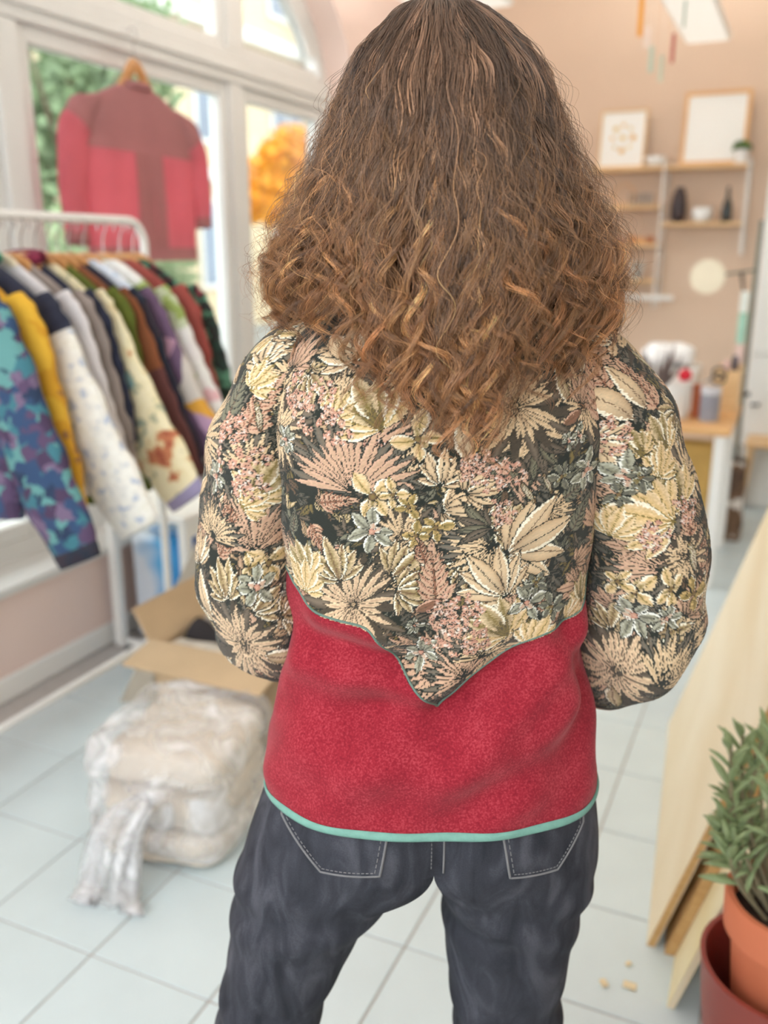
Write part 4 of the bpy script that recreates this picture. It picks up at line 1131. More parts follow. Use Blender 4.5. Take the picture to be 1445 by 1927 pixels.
# lower edge of the tapestry yoke, cloth coordinates (u, z)
YOKE = np.array([(-0.49, 1.14), (-0.3, 1.14), (-0.205, 1.125), (-0.176, 1.107), (-0.151, 1.092), (-0.107, 1.083), (-0.077, 1.076), (-0.061, 1.058), (-0.037, 1.023), (0.001, 0.979), (0.028, 1.007), (0.059, 1.026), (0.082, 1.041), (0.118, 1.06), (0.171, 1.07), (0.2, 1.085), (0.23, 1.115), (0.3, 1.14), (0.49, 1.14)])
# woven motifs: kind, place on the cloth (m), size (m), direction (deg), colour way
MOTIFS_BACK = [
  ('taufan',-0.041,1.236,0.039,90,0), ('darkleaf',0.050,1.190,0.034,160,0), ('darkleaf',0.091,1.280,0.038,-70,0), ('darkleaf',0.064,1.271,0.038,-100,0),
  ('darkleaf',0.089,1.347,0.033,60,0), ('darkleaf',-0.059,1.337,0.033,120,0), ('fan',-0.089,1.227,0.068,95,0), ('fern',-0.127,1.212,0.038,10,1),
  ('fern',-0.165,1.173,0.024,80,2), ('fern',-0.140,1.187,0.033,-60,1), ('star',0.068,1.315,0.048,-80,0), ('star',-0.093,1.100,0.050,90,1),
  ('fan',0.012,1.026,0.049,150,0), ('fan',0.030,1.017,0.038,120,0), ('fan',0.048,1.038,0.033,100,1), ('lobe',-0.165,1.347,0.034,85,1),
  ('lobe',-0.091,1.356,0.048,125,0), ('lobe',-0.001,1.236,0.036,85,0), ('lobe',0.023,1.229,0.034,30,0), ('lobe',-0.107,1.127,0.044,110,2),
  ('lobe',-0.051,1.136,0.045,40,2), ('lobe',-0.046,1.120,0.038,-10,2), ('lobe',0.071,1.161,0.073,25,0), ('lobe',0.071,1.113,0.057,130,0),
  ('lobe',0.144,1.312,0.033,60,1), ('fern',0.176,1.290,0.071,97,1), ('fern',-0.003,1.101,0.063,95,1), ('fern',-0.071,1.007,0.033,100,1),
  ('fern',-0.015,1.151,0.027,110,1), ('fern',0.147,1.177,0.038,60,2), ('fern',0.129,1.215,0.033,30,2), ('single',0.023,1.261,0.038,98,0),
  ('single',0.127,1.317,0.030,120,2), ('single',0.077,1.240,0.027,-60,3), ('single',0.100,1.246,0.024,-50,3), ('single',-0.026,1.095,0.027,20,4),
  ('single',0.118,1.295,0.024,20,4), ('single',0.153,1.343,0.033,70,0), ('round',-0.071,1.315,0.030,120,0), ('round',0.062,1.082,0.030,130,0),
  ('round',0.183,1.101,0.020,100,0), ('round',0.115,1.064,0.023,60,1), ('round',-0.154,1.145,0.023,110,0), ('round',-0.153,1.123,0.022,80,1),
  ('round',0.171,1.078,0.017,40,2), ('round',-0.098,1.314,0.016,60,1), ('flower',-0.068,1.224,0.028,60,0), ('flower',-0.005,1.190,0.017,20,1),
  ('flower',-0.026,1.182,0.015,80,1), ('flower',-0.033,1.214,0.015,40,1), ('flower',-0.023,1.283,0.025,10,0), ('flower',-0.048,1.227,0.016,0,0),
  ('flower',-0.071,1.185,0.023,15,2), ('flower',0.097,1.102,0.023,0,2), ('flower',0.129,1.092,0.017,40,3), ('flower',0.158,1.243,0.021,20,2),
  ('flower',0.124,1.240,0.015,0,3), ('flower',-0.162,1.275,0.015,10,2), ('flower',-0.019,1.042,0.021,30,2), ('flower',0.107,1.124,0.015,15,3),
  ('flower',0.140,1.281,0.012,0,2), ('flower',-0.026,1.078,0.010,0,2), ('flower',0.127,1.277,0.010,30,2), ('dots',-0.127,1.312,0.024,0,0),
  ('dots',-0.149,1.325,0.016,0,0), ('dots',0.041,1.249,0.020,0,0), ('dots',0.066,1.245,0.014,0,0), ('dots',0.014,1.075,0.030,0,0),
  ('dots',0.021,1.095,0.022,0,0), ('dots',0.041,1.060,0.014,0,0), ('dots',0.061,1.211,0.014,0,0), ('dots',-0.102,1.296,0.016,0,0),
  ('dots',0.037,1.255,0.013,0,0)]
MOTIFS_LEFT = [
  ('fan',0.010,0.240,0.068,100,0), ('fern',-0.034,0.254,0.034,60,1), ('fern',-0.024,0.116,0.057,85,1), ('fern',-0.052,0.120,0.051,95,2),
  ('lobe',-0.042,0.058,0.030,150,0), ('lobe',-0.047,0.033,0.026,140,0), ('star',-0.022,0.338,0.045,90,1), ('lobe',0.006,0.302,0.037,40,2),
  ('lobe',-0.022,0.290,0.037,110,2), ('fern',-0.015,0.213,0.029,120,1), ('single',-0.095,0.203,0.029,60,0), ('single',-0.069,0.212,0.026,30,0),
  ('single',-0.009,0.109,0.029,120,3), ('single',-0.056,0.316,0.040,110,0), ('round',-0.036,0.065,0.016,80,1), ('round',0.009,0.154,0.025,70,0),
  ('round',0.003,0.181,0.017,40,1), ('flower',-0.095,0.030,0.019,10,0), ('flower',-0.068,0.040,0.017,40,0), ('flower',-0.048,0.170,0.018,10,2),
  ('flower',0.027,0.254,0.026,50,0), ('flower',0.006,0.259,0.016,30,0), ('flower',0.013,0.278,0.023,15,2), ('flower',0.055,0.296,0.014,15,2),
  ('dots',-0.019,0.139,0.027,0,0), ('dots',-0.038,0.115,0.015,0,0), ('dots',-0.003,0.167,0.015,0,0), ('single',0.024,0.325,0.034,10,0),
  ('lobe',0.033,0.316,0.029,0,2), ('lobe',-0.070,0.268,0.031,100,0), ('fan',-0.049,0.237,0.040,80,1), ('single',-0.001,0.350,0.034,-20,2)]
MOTIFS_RIGHT = [
  ('fan',0.003,0.271,0.057,125,0), ('star',0.058,0.184,0.041,100,0), ('star',0.027,0.264,0.027,90,0), ('star',-0.027,0.378,0.047,85,1),
  ('fern',0.047,0.111,0.051,95,1), ('fern',0.012,0.070,0.051,85,1), ('lobe',0.066,0.048,0.034,110,0), ('lobe',-0.001,0.339,0.038,40,2),
  ('lobe',-0.047,0.346,0.034,100,2), ('lobe',0.026,0.320,0.032,70,1), ('fern',0.036,0.245,0.034,80,1), ('lobe',-0.019,0.241,0.034,140,1),
  ('single',0.015,0.104,0.057,108,0), ('single',0.033,0.103,0.046,95,0), ('single',0.095,0.091,0.034,120,3), ('single',0.040,0.284,0.034,100,3),
  ('round',0.030,0.187,0.031,110,0), ('round',-0.005,0.206,0.038,150,1), ('round',-0.034,0.206,0.022,60,1), ('round',0.038,0.134,0.022,100,0),
  ('round',0.027,0.156,0.019,60,1), ('round',0.009,0.127,0.016,90,0), ('flower',-0.010,0.156,0.027,10,2), ('flower',0.001,0.162,0.017,30,3),
  ('flower',-0.023,0.174,0.015,0,3), ('flower',-0.027,0.288,0.027,40,0), ('flower',0.008,0.289,0.019,20,0), ('flower',0.034,0.299,0.018,0,1),
  ('flower',-0.027,0.323,0.025,15,2), ('flower',0.006,0.322,0.015,15,2), ('flower',-0.042,0.279,0.017,50,0), ('dots',-0.010,0.107,0.017,0,0),
  ('dots',0.042,0.217,0.015,0,0), ('dots',-0.001,0.230,0.014,0,0), ('single',-0.022,0.397,0.034,-60,2), ('fan',0.015,0.378,0.040,60,1)]
_ti = int(np.argmin(YOKE[:, 1]))
_yk = np.concatenate([smooth_path(YOKE[:_ti + 1], 300), smooth_path(YOKE[_ti:], 300)[1:]])
def yoke_z(u): return np.interp(u, _yk[:, 0], _yk[:, 1])

# ------------------------------------------------------------------ woven tapestry pattern (worked out in cloth coordinates)
class Cloth:
    def __init__(s, u0, u1, v0, v1, res=.0006, seed=0):
        s.u0, s.v0, s.res = u0, v0, res
        s.W, s.H = int((u1 - u0) / res), int((v1 - v0) / res)
        s.g = np.random.default_rng(seed)
        s.C = np.empty((s.H, s.W, 3), np.float32); s.C[:] = PAL['dark']
        s.Z = np.zeros((s.H, s.W), np.float32)
        n = s.g.normal(0, 1, (s.H, s.W)).astype(np.float32)
        s.noise = (n + np.roll(n, 1, 1) + np.roll(n, 2, 1) + np.roll(n, 3, 1)) * .25
    def win(s, x, y, r):
        i0, i1 = int((x - r - s.u0) / s.res), int((x + r - s.u0) / s.res) + 1
        j0, j1 = int((y - r - s.v0) / s.res), int((y + r - s.v0) / s.res) + 1
        i0, i1, j0, j1 = max(0, i0), min(s.W, i1), max(0, j0), min(s.H, j1)
        if i0 >= i1 or j0 >= j1: return None
        X = s.u0 + (np.arange(i0, i1) + .5) * s.res - x
        Y = s.v0 + (np.arange(j0, j1) + .5) * s.res - y
        return (slice(j0, j1), slice(i0, i1)), X[None, :] + 0 * Y[:, None], Y[:, None] + 0 * X[None, :]
    def put(s, sl, m, col, h):
        n = 1 + .13 * s.noise[sl][m]
        s.C[sl][m] = col * n[:, None] if col.ndim == 2 else col[None] * n[:, None]
        s.Z[sl][m] = h
    def leaf(s, x, y, ang, L, W, ca, cb, edge=None, vein=None, bend=0.0, p=.85, h=.0009, shadow=.0011, dark='dark', root=None):
        q_ = s.win(x, y, L * 1.15 + W)
        if q_ is None: return
        sl, X, Y = q_
        c, sn = math.cos(ang), math.sin(ang)
        t = (X * c + Y * sn) / L
        q = -X * sn + Y * c - bend * L * t * t
        w = W * np.sin(np.pi * np.clip(t, 0, 1) ** p)
        if shadow:
            m = (t > -.03) & (t < 1.06) & (np.abs(q) < w + shadow)
            s.C[sl][m] = PAL[dark] * (1 + .15 * s.noise[sl][m])[:, None]; s.Z[sl][m] = 0
        m = (t > 0) & (t < 1) & (np.abs(q) < w)
        if not m.any(): return
        dd = (np.abs(q) / (w + 1e-9))[m]; tm = t[m]
        k = np.clip(dd * .9 + .25 * (tm - .5) + .22 * s.noise[sl][m], 0, 1)[:, None]
        col = PAL[ca] * (1 - k) + PAL[cb] * k
        if root is not None:
            kr = (.6 * np.clip(1 - tm * 2.0, 0, 1) + .35 * np.clip(np.sin(dd * 9) - .55, 0, 1))[:, None]
            col = col * (1 - kr) + PAL[root] * kr
        if edge is not None:
            e = (dd + .10 * s.noise[sl][m] > .70) & (q[m] * (1 if s.g.random() < .5 else -1) > -.25 * W)
            col[e] = PAL[edge]
        if vein is not None:
            col[np.abs(q[m]) < .00055] = PAL[vein]
        hh = h * (.45 + .55 * np.sqrt(np.clip(1 - dd ** 2, 0, 1)))
        s.put(sl, m, col, hh)
    def blob(s, x, y, r, ca, cb, edge=None, h=.0009, lob=0, ph=0.0, notch=None, vein=None, sh=.001):
        q_ = s.win(x, y, r * 1.4 + .002)
        if q_ is None: return
        sl, X, Y = q_
        a = np.arctan2(Y, X); d = np.hypot(X, Y)
        R_ = r * (1 + .08 * np.sin(lob * a + ph) + .05 * np.sin(3 * a + ph * 2))
        if sh:
            m = d < R_ + sh
            s.C[sl][m] = PAL['dark'] * (1 + .15 * s.noise[sl][m])[:, None]; s.Z[sl][m] = 0
        m = d < R_
        if not m.any(): return
        k = (d / R_)[m]
        kk = np.clip(k + .15 * s.noise[sl][m], 0, 1)[:, None]
        col = PAL[ca] * (1 - kk) + PAL[cb] * kk
        if notch is not None:
            da = np.angle(np.exp(1j * (a[m] - notch)))
            on = (np.abs(da) < .85 * (1 - .5 * k)) & (k < .85 + .1 * np.sin(a[m] * 11))
            col[on] = PAL['olive'] * .85
        if vein is not None:
            for q in range(5):
                da = np.angle(np.exp(1j * (a[m] - vein - 1.2 + .6 * q)))
                col[(np.abs(da) * k * r < .0006) & (k > .12) & (k < .82)] = PAL['olive']
        if edge is not None:
            col[(k > .86) & (np.cos(a[m] - ph) > -.55)] = PAL[edge]
        s.put(sl, m, col, h * (.5 + .5 * np.sqrt(np.clip(1 - k ** 2, 0, 1))))
    # ---- motifs
    def motif(s, kind, x, y, r, deg, v):
        g, A = s.g, R(deg)
        if kind == 'star':
            back = ('taupe', 'umber')
            for k in range(16):
                s.leaf(x, y, A + (k / 15 - .5) * 5.4 + g.normal(0, .05), r * g.uniform(.95, 1.2), r * .10, back[k % 2], 'umber', shadow=.0004, h=.0003, p=1.1)
            n = 27
            for k in range(n):
                a = A + (k / n - .5) * 6.283 + g.normal(0, .04)
                s.leaf(x + .002 * math.cos(a), y + .002 * math.sin(a), a, r * g.uniform(.5, .98), r * .046, 'tan' if v == 0 else 'pinktan', 'sand', bend=g.normal(0, .12), p=1.15, shadow=.0008, dark='umber', h=.0008)
            s.blob(x, y + .001, .0022, 'umber', 'tan', h=.0006)
        elif kind in ('fan', 'taufan'):
            n = 19
            for k in range(n):
                a = A + (k / (n - 1) - .5) * (2.7 if kind == 'fan' else 1.3)
                s.leaf(x, y, a, r * g.uniform(.85, 1.1), r * .075, 'taupe', 'grey', shadow=.0009, h=.0003, p=1.0, bend=.15 * math.sin(k))
            for k in range(n):
                f = k / (n - 1) - .5
                a = A + f * (2.6 if kind == 'fan' else 1.1) + g.normal(0, .04)
                s.leaf(x, y, a, r * g.uniform(.7, 1.0) * (1 - .2 * abs(f)), r * .042, 'pinktan' if (v == 0 and kind == 'fan') else 'tan', 'pink' if v == 0 and kind == 'fan' else 'sand', bend=.22 * f, p=1.2, shadow=.0008, h=.0008)
        elif kind == 'lobe':
            cols = {0: ('sand', 'tan', 'cream'), 1: ('pink', 'pinktan', None), 2: ('olive', 'sand', 'cream')}[v]
            for k in sorted(range(7), key=lambda q: -abs(q - 3)):
                a = A + (k - 3) * .40 + g.normal(0, .05)
                L = r * (1 - .11 * abs(k - 3)) * g.uniform(.92, 1.06)
                s.leaf(x, y, a, L, L * .155, cols[0], cols[1], cols[2], 'dark' if v == 0 and k % 2 else 'brown', bend=.10 * (k - 3) / 3 + g.normal(0, .05), p=.95, h=.0011, root='brown')
        elif kind == 'fern':
            c1, c2 = {1: ('pink', 'pinktan'), 2: ('sage', 'grey')}[v]
            n = 7
            for k in range(n):
                f = (k + .4) / n
                px, py = x + math.cos(A) * r * f * .85, y + math.sin(A) * r * f * .85
                for sd in (-1, 1):
                    L = r * .40 * (1 - .62 * f) * g.uniform(.85, 1.1)
                    s.leaf(px, py, A + sd * (.95 - .35 * f), L, L * .20, c1, c2, None, 'rust' if v == 1 else None, bend=-.12 * sd, h=.0008, shadow=.0009)
            s.leaf(x + math.cos(A) * r * .7, y + math.sin(A) * r * .7, A, r * .35, r * .06, c1, c2, h=.0009)
            s.leaf(x, y, A, r * .95, .0011, 'rust' if v == 1 else 'grey', 'brown', p=.5, h=.0008, shadow=.0003)
        elif kind == 'darkleaf':
            for k in range(5):
                s.leaf(x, y, A + (k - 2) * .33, r * g.uniform(.8, 1.1), r * .12, 'sage' if k % 2 else 'taupe', 'umber', None, 'dark', bend=.1 * (k - 2), h=.0005)
        elif kind == 'single':
            c = {0: ('sand', 'tan', 'cream'), 2: ('sand', 'olive', 'cream'), 3: ('cream', 'olive', None), 4: ('rust', 'brown', 'pink')}[v]
            s.leaf(x, y, A, r, r * (.2 if v != 3 else .09), c[0], c[1], c[2], 'brown', bend=g.normal(0, .1), h=.0011, root='brown')
        elif kind == 'round':
            bx, by = x - math.cos(A) * r * .75, y - math.sin(A) * r * .75
            c = {0: ('olive', 'sand', 'cream'), 1: ('mustard', 'sand', 'cream'), 2: ('apricot', 'sand', 'cream')}[v]
            for k in sorted(range(7), key=lambda q: -abs(q - 3)):
                f = (k - 3) / 3
                a = A + f * 1.15
                L = r * 1.65 * (1 - .30 * abs(f) ** 1.5) * g.uniform(.92, 1.05)
                s.leaf(bx, by, a, L, L * .19, c[0] if k in (2, 3, 4) else 'mustard', c[1], c[2], 'olive', bend=.10 * f, p=1.25, h=.0011, shadow=.0009 if abs(f) > .9 else .00035, dark='olive' if abs(f) < .9 else 'dark')
            if v == 0:
                for k in range(4):
                    s.leaf(bx, by, A + (k - 1.5) * .3, r * .8, r * .07, 'olive', 'umber', shadow=0, h=.0007, p=.8)
        elif kind == 'flower':
            c = {0: ('mustard', 'sand', 'cream'), 1: ('olive', 'mustard', 'cream'), 2: ('sage', 'palesage', 'white'), 3: ('grey', 'sage', 'palesage')}[v]
            n = 6 if v > 1 else 4
            for k in range(n):
                a = A + 6.283 * k / n + g.normal(0, .22)
                L = r * g.uniform(.7, 1.05)
                s.leaf(x + .001 * math.cos(a), y + .001 * math.sin(a), a, L, L * (.24 if v > 1 else .30), c[0], c[1], c[2], 'grey' if v > 1 else 'olive', bend=g.normal(0, .16), p=1.2, h=.0012, shadow=.0008, root='grey' if v > 1 else 'olive')
            for k in range(3):
                a = g.uniform(0, 6.283)
                s.leaf(x, y, a, r * .42, r * .13, 'pink' if v == 2 else 'olive', c[1], c[2] if v > 1 else None, p=1.2, h=.0013, shadow=.0005)
            s.blob(x, y, r * .12, 'pink' if v == 2 else 'olive', 'rose' if v == 2 else 'brown', h=.0013, sh=.0005)
        elif kind == 'dots':
            for k in range(int(26 * (r / .025) ** 1.4) + 8):
                a, d = g.uniform(0, 6.283), r * math.sqrt(g.random())
                px, py, rr = x + d * math.cos(a), y + d * math.sin(a), g.uniform(.0016, .0028)
                for q in range(4):
                    s.blob(px + rr * .8 * math.cos(q * 1.571 + a), py + rr * .8 * math.sin(q * 1.571 + a), rr * .72, 'pink' if g.random() < .75 else 'white', 'rose' if g.random() < .6 else 'pink', h=.0012, sh=.0003)
                s.blob(px, py, rr * .3, 'white', 'pink', h=.0013, sh=0)
    def fill(s, n):
        g = s.g
        u1, v1 = s.u0 + s.W * s.res, s.v0 + s.H * s.res
        pal = [('taupe', 'umber'), ('grey', 'umber'), ('sage', 'grey'), ('olive', 'umber'), ('brown', 'umber'), ('taupe', 'grey'), ('tan', 'brown'), ('pinktan', 'brown'), ('sand', 'olive')]
        for k in range(n):
            x, y, a = g.uniform(s.u0, u1), g.uniform(s.v0, v1), g.uniform(0, 6.283)
            c = pal[int(g.integers(0, 6 if g.random() < .62 else 9))]
            for q in range(int(g.integers(2, 5))):
                s.leaf(x, y, a + q * .45, g.uniform(.010, .026), g.uniform(.0015, .004), c[0], c[1], None, 'dark' if q % 2 else None, bend=g.normal(0, .15), h=.0005)
    def scatter(s, n):
        g = s.g
        for k in range(n):
            x, y = g.uniform(s.u0, s.u0 + s.W * s.res), g.uniform(s.v0, s.v0 + s.H * s.res)
            kind, r, v = [('lobe', .042, 0), ('fern', .05, 1), ('fan', .06, 0), ('fan', .05, 1), ('lobe', .03, 1), ('darkleaf', .035, 0), ('dots', .014, 0), ('star', .045, 0), ('lobe', .04, 2), ('single', .03, 0)][int(g.integers(0, 10))]
            s.motif(kind, x, y, r * g.uniform(.8, 1.2), g.uniform(0, 360), v)
    def weave(s):
        """each row of weft threads steps a little sideways, so edges turn jagged"""
        for j in range(0, s.H, 2):
            k = int(s.g.integers(-1, 2))
            if k:
                s.C[j:j + 2] = np.roll(s.C[j:j + 2], k, 1); s.Z[j:j + 2] = np.roll(s.Z[j:j + 2], k, 1)
        s.C = np.clip(s.C, .004, .95)
    def sample(s, u, v):
        def idx(a, n):
            a = np.floor(a).astype(int); a = np.abs(a); a = a % (2 * n)
            return np.where(a >= n, 2 * n - 1 - a, a)
        i, j = idx((u - s.u0) / s.res, s.W), idx((v - s.v0) / s.res, s.H)
        return s.C[j, i], s.Z[j, i]

PAL = {k: np.array(lin(*c), np.float32) for k, c in dict(dark=(42, 45, 39), umber=(78, 69, 57), taupe=(122, 108, 92), grey=(98, 96, 86), sage=(134, 130, 106), palesage=(190, 188, 168), olive=(134, 116, 66), brown=(116, 90, 68), rust=(150, 102, 80), rose=(190, 134, 114), pink=(208, 166, 140), pinktan=(196, 162, 132), tan=(204, 172, 134), sand=(226, 200, 162), mustard=(214, 180, 122), apricot=(220, 176, 130), cream=(242, 232, 208), white=(236, 234, 222), paleblue=(200, 200, 188)).items()}

# ------------------------------------------------------------------ cloth materials
def tapestry_mat():
    m, nt, b = new_mat('woven_tapestry')
    at = N(nt, 'ShaderNodeAttribute', attribute_name='Col')
    fa = N(nt, 'ShaderNodeAttribute', attribute_name='fab')
    nt.links.new(at.outputs['Color'], b.inputs['Base Color'])
    b.inputs['Roughness'].default_value = .9
    b.inputs['Specular IOR Level'].default_value = .15
    b.inputs['Sheen Weight'].default_value = .12
    mp = N(nt, 'ShaderNodeMapping'); mp.inputs['Scale'].default_value = (260, 620, 1)
    nt.links.new(fa.outputs['Vector'], mp.inputs['Vector'])
    wv = N(nt, 'ShaderNodeTexWave', Scale=1.0, Distortion=.6); wv.bands_direction = 'Y'
    nt.links.new(mp.outputs['Vector'], wv.inputs['Vector'])
    nz = N(nt, 'ShaderNodeTexNoise', Scale=2.2, Detail=3.0)
    nt.links.new(mp.outputs['Vector'], nz.inputs['Vector'])
    ad = N(nt, 'ShaderNodeMath', operation='MULTIPLY_ADD'); ad.inputs[1].default_value = .9
    nt.links.new(nz.outputs['Fac'], ad.inputs[0]); nt.links.new(wv.outputs['Fac'], ad.inputs[2])
    bp = N(nt, 'ShaderNodeBump', Strength=.55, Distance=.0005)
    nt.links.new(ad.outputs[0], bp.inputs['Height']); nt.links.new(bp.outputs['Normal'], b.inputs['Normal'])
    return m
m_tap = tapestry_mat()
def wool_mat():
    m, nt, b = new_mat('red_boiled_wool')
    tc = N(nt, 'ShaderNodeTexCoord')
    n1 = N(nt, 'ShaderNodeTexNoise', Scale=420.0, Detail=3.0); nt.links.new(tc.outputs['Object'], n1.inputs['Vector'])
    n2 = N(nt, 'ShaderNodeTexNoise', Scale=28.0, Detail=5.0); nt.links.new(tc.outputs['Object'], n2.inputs['Vector'])
    mu = N(nt, 'ShaderNodeMath', operation='MULTIPLY_ADD'); mu.inputs[1].default_value = .68
    nt.links.new(n1.outputs['Fac'], mu.inputs[0]); m3 = N(nt, 'ShaderNodeMath', operation='MULTIPLY'); m3.inputs[1].default_value = .32
    nt.links.new(n2.outputs['Fac'], m3.inputs[0]); nt.links.new(m3.outputs[0], mu.inputs[2])
    rp = ramp(nt, [(.32, lin(120, 27, 40)), (.5, lin(141, 36, 48)), (.68, lin(170, 62, 72))], mu.outputs[0])
    nt.links.new(rp.outputs['Color'], b.inputs['Base Color'])
    b.inputs['Roughness'].default_value = .95; b.inputs['Specular IOR Level'].default_value = .1
    b.inputs['Sheen Weight'].default_value = .25; b.inputs['Sheen Tint'].default_value = (1, .5, .5, 1)
    bp = N(nt, 'ShaderNodeBump', Strength=.5, Distance=.0006)
    nt.links.new(mu.outputs[0], bp.inputs['Height']); nt.links.new(bp.outputs['Normal'], b.inputs['Normal'])
    return m
m_wool = wool_mat()
m_pipe = mat('grey_green_piping', (92, 114, 102), .6, .08, 60)
m_bind = mat('teal_binding', (112, 158, 144), .7, .08, 90, .3, 400)

person = empty('person', PER, YAW, 'person seen from behind with long curly brown hair and patterned jacket', 'person')
jacket = empty('jacket', (0, 0, 0), parent=person)
jacket['label'] = 'tapestry jacket with red lower panel and teal hem'

def paint(cl, motifs, flip, nf, ns):
    cl.fill(nf); cl.scatter(ns)
    for kd, u, v, r, d, k in motifs:
        cl.motif(kd, u, (-v if flip else v), r * 1.18, d, k)
    cl.weave()
    return cl
# back yoke
cb_ = paint(Cloth(-.36, .36, .95, 1.45, seed=1), MOTIFS_BACK, False, 2400, 130)
ud = np.concatenate([np.linspace(-ARC_MAX, -.31, 40)[:-1], np.arange(-.31, .3101, .0011), np.linspace(.31, ARC_MAX, 40)[1:-1]])
zd = np.arange(.968, 1.4305, .0011)
U_, Z_ = np.meshgrid(ud, zd)
ct, hh = cb_.sample(U_, Z_)
keep = Z_ > yoke_z(U_) - .0012
Pk = torso_pt(U_, Z_, hh)
grid_mesh('tapestry_yoke', Pk, m_tap, jacket, True, True, ct, keep, np.stack([U_, Z_], -1))
# red lower panel
ur = np.concatenate([np.linspace(-ARC_MAX, ARC_MAX, 300, endpoint=False)])
zr = np.linspace(.836, 1.16, 150)
U_, Z_ = np.meshgrid(ur, zr)
grid_mesh('wool_panel', torso_pt(U_, Z_, -.0012), m_wool, jacket, True, True, None, Z_ < yoke_z(U_) + .012)
# piping along the yoke edge
uu = np.linspace(-ARC_MAX + .001, ARC_MAX - .001, 520)
MB().tube(torso_pt(uu, yoke_z(uu), .0004), .0014, 8, False).build('piping', m_pipe, jacket, 'all', False)
# hem binding
uh = np.linspace(-ARC_MAX, ARC_MAX, 300, endpoint=False)
rows = [(.8425, -.0006), (.842, .0010), (.839, .0018), (.836, .0018), (.8335, .001), (.8335, -.003), (.838, -.004)]
grid_mesh('hem_binding', np.stack([torso_pt(uh, np.full_like(uh, max(z, .834)), o) + np.array([0, 0, min(0, z - .834)]) for z, o in rows]), m_bind, jacket, True, True)
# sleeves
for sg, mot in ((-1, MOTIFS_LEFT), (1, MOTIFS_RIGHT)):
    cs = paint(Cloth(-.21, .21, -.66, .02, seed=5 + sg), mot, True, 2100, 125)
    al = np.linspace(-math.pi, math.pi, 300, endpoint=False)
    s_ = sleeve_frames(sg)[2]
    ua = np.repeat((al * SL_RREF * sg)[None], SL_N, 0); va = np.repeat(-s_[:, None], 300, 1)
    ct, hh = cs.sample(ua, va)
    slv = grid_mesh('sleeve', sleeve_pt(sg, al, hh), m_tap, jacket, True, True, ct, None, np.stack([ua, va], -1))
    c, r, s_, d, back, out = sleeve_frames(sg)
    a = np.linspace(0, 2 * np.pi, 48, endpoint=False)
    ring = lambda k, o, q: (c[-1] + d[-1] * o)[None] + (back[-1][None] * np.cos(a)[:, None] + out[-1][None] * np.sin(a)[:, None]) * (r[-1] * k + q)
    grid_mesh('cuff', np.stack([ring(1.0, -.006, .002), ring(1, .004, .003), ring(.92, .035, .002), ring(.9, .04, 0), ring(.84, .036, 0), ring(.84, 0, 0)]), m_wool, jacket, True, True)
# collar
a = np.linspace(-math.pi, math.pi, 120, endpoint=False)
col_rows = []
for z, k in ((1.408, 1.12), (1.425, 1.0), (1.445, .95), (1.452, .94), (1.452, .88), (1.42, .88)):
    col_rows.append(np.stack([.068 * k * np.sin(a), -.060 * k * np.cos(a) + .004, np.full_like(a, z)], -1))
CR_ = np.stack(col_rows)
ct, hh = cb_.sample(np.repeat((a * .06)[None], 6, 0), CR_[..., 2])
grid_mesh('collar', CR_, m_tap, jacket, True, True, ct, None, np.stack([np.repeat((a * .06)[None], 6, 0), CR_[..., 2]], -1))

# ------------------------------------------------------------------ jeans
OZ = {1: ([.05, .3, .441, .5, .594, .668, .735, .80, .836, .9, 1.0], [.165, .175, .181, .179, .191, .205, .213, .207, .200, .170, .150]),
      -1: ([.05, .3, .444, .537, .625, .69, .74, .79, .836, .9, 1.0], [.325, .305, .286, .271, .259, .248, .234, .217, .201, .170, .150])}
IZ = {1: ([.05, .3, .441, .537, .625, .70, .75, 1.0], [.065, .052, .040, .029, .020, .010, .0, .0]),
      -1: ([.05, .3, .441, .545, .634, .69, .75, 1.0], [.215, .185, .152, .118, .070, .030, .0, .0])}
BZ = ([.05, .3, .45, .6, .70, .76, .82, .87, .92, 1.0], [.055, .066, .074, .088, .104, .118, .124, .114, .092, .08])
FZ = ([.05, .3, .45, .6, .70, .8, .9, 1.0], [.060, .068, .078, .088, .098, .104, .096, .090])
def ss(x): x = np.clip(x, 0, 1); return x * x * (3 - 2 * x)
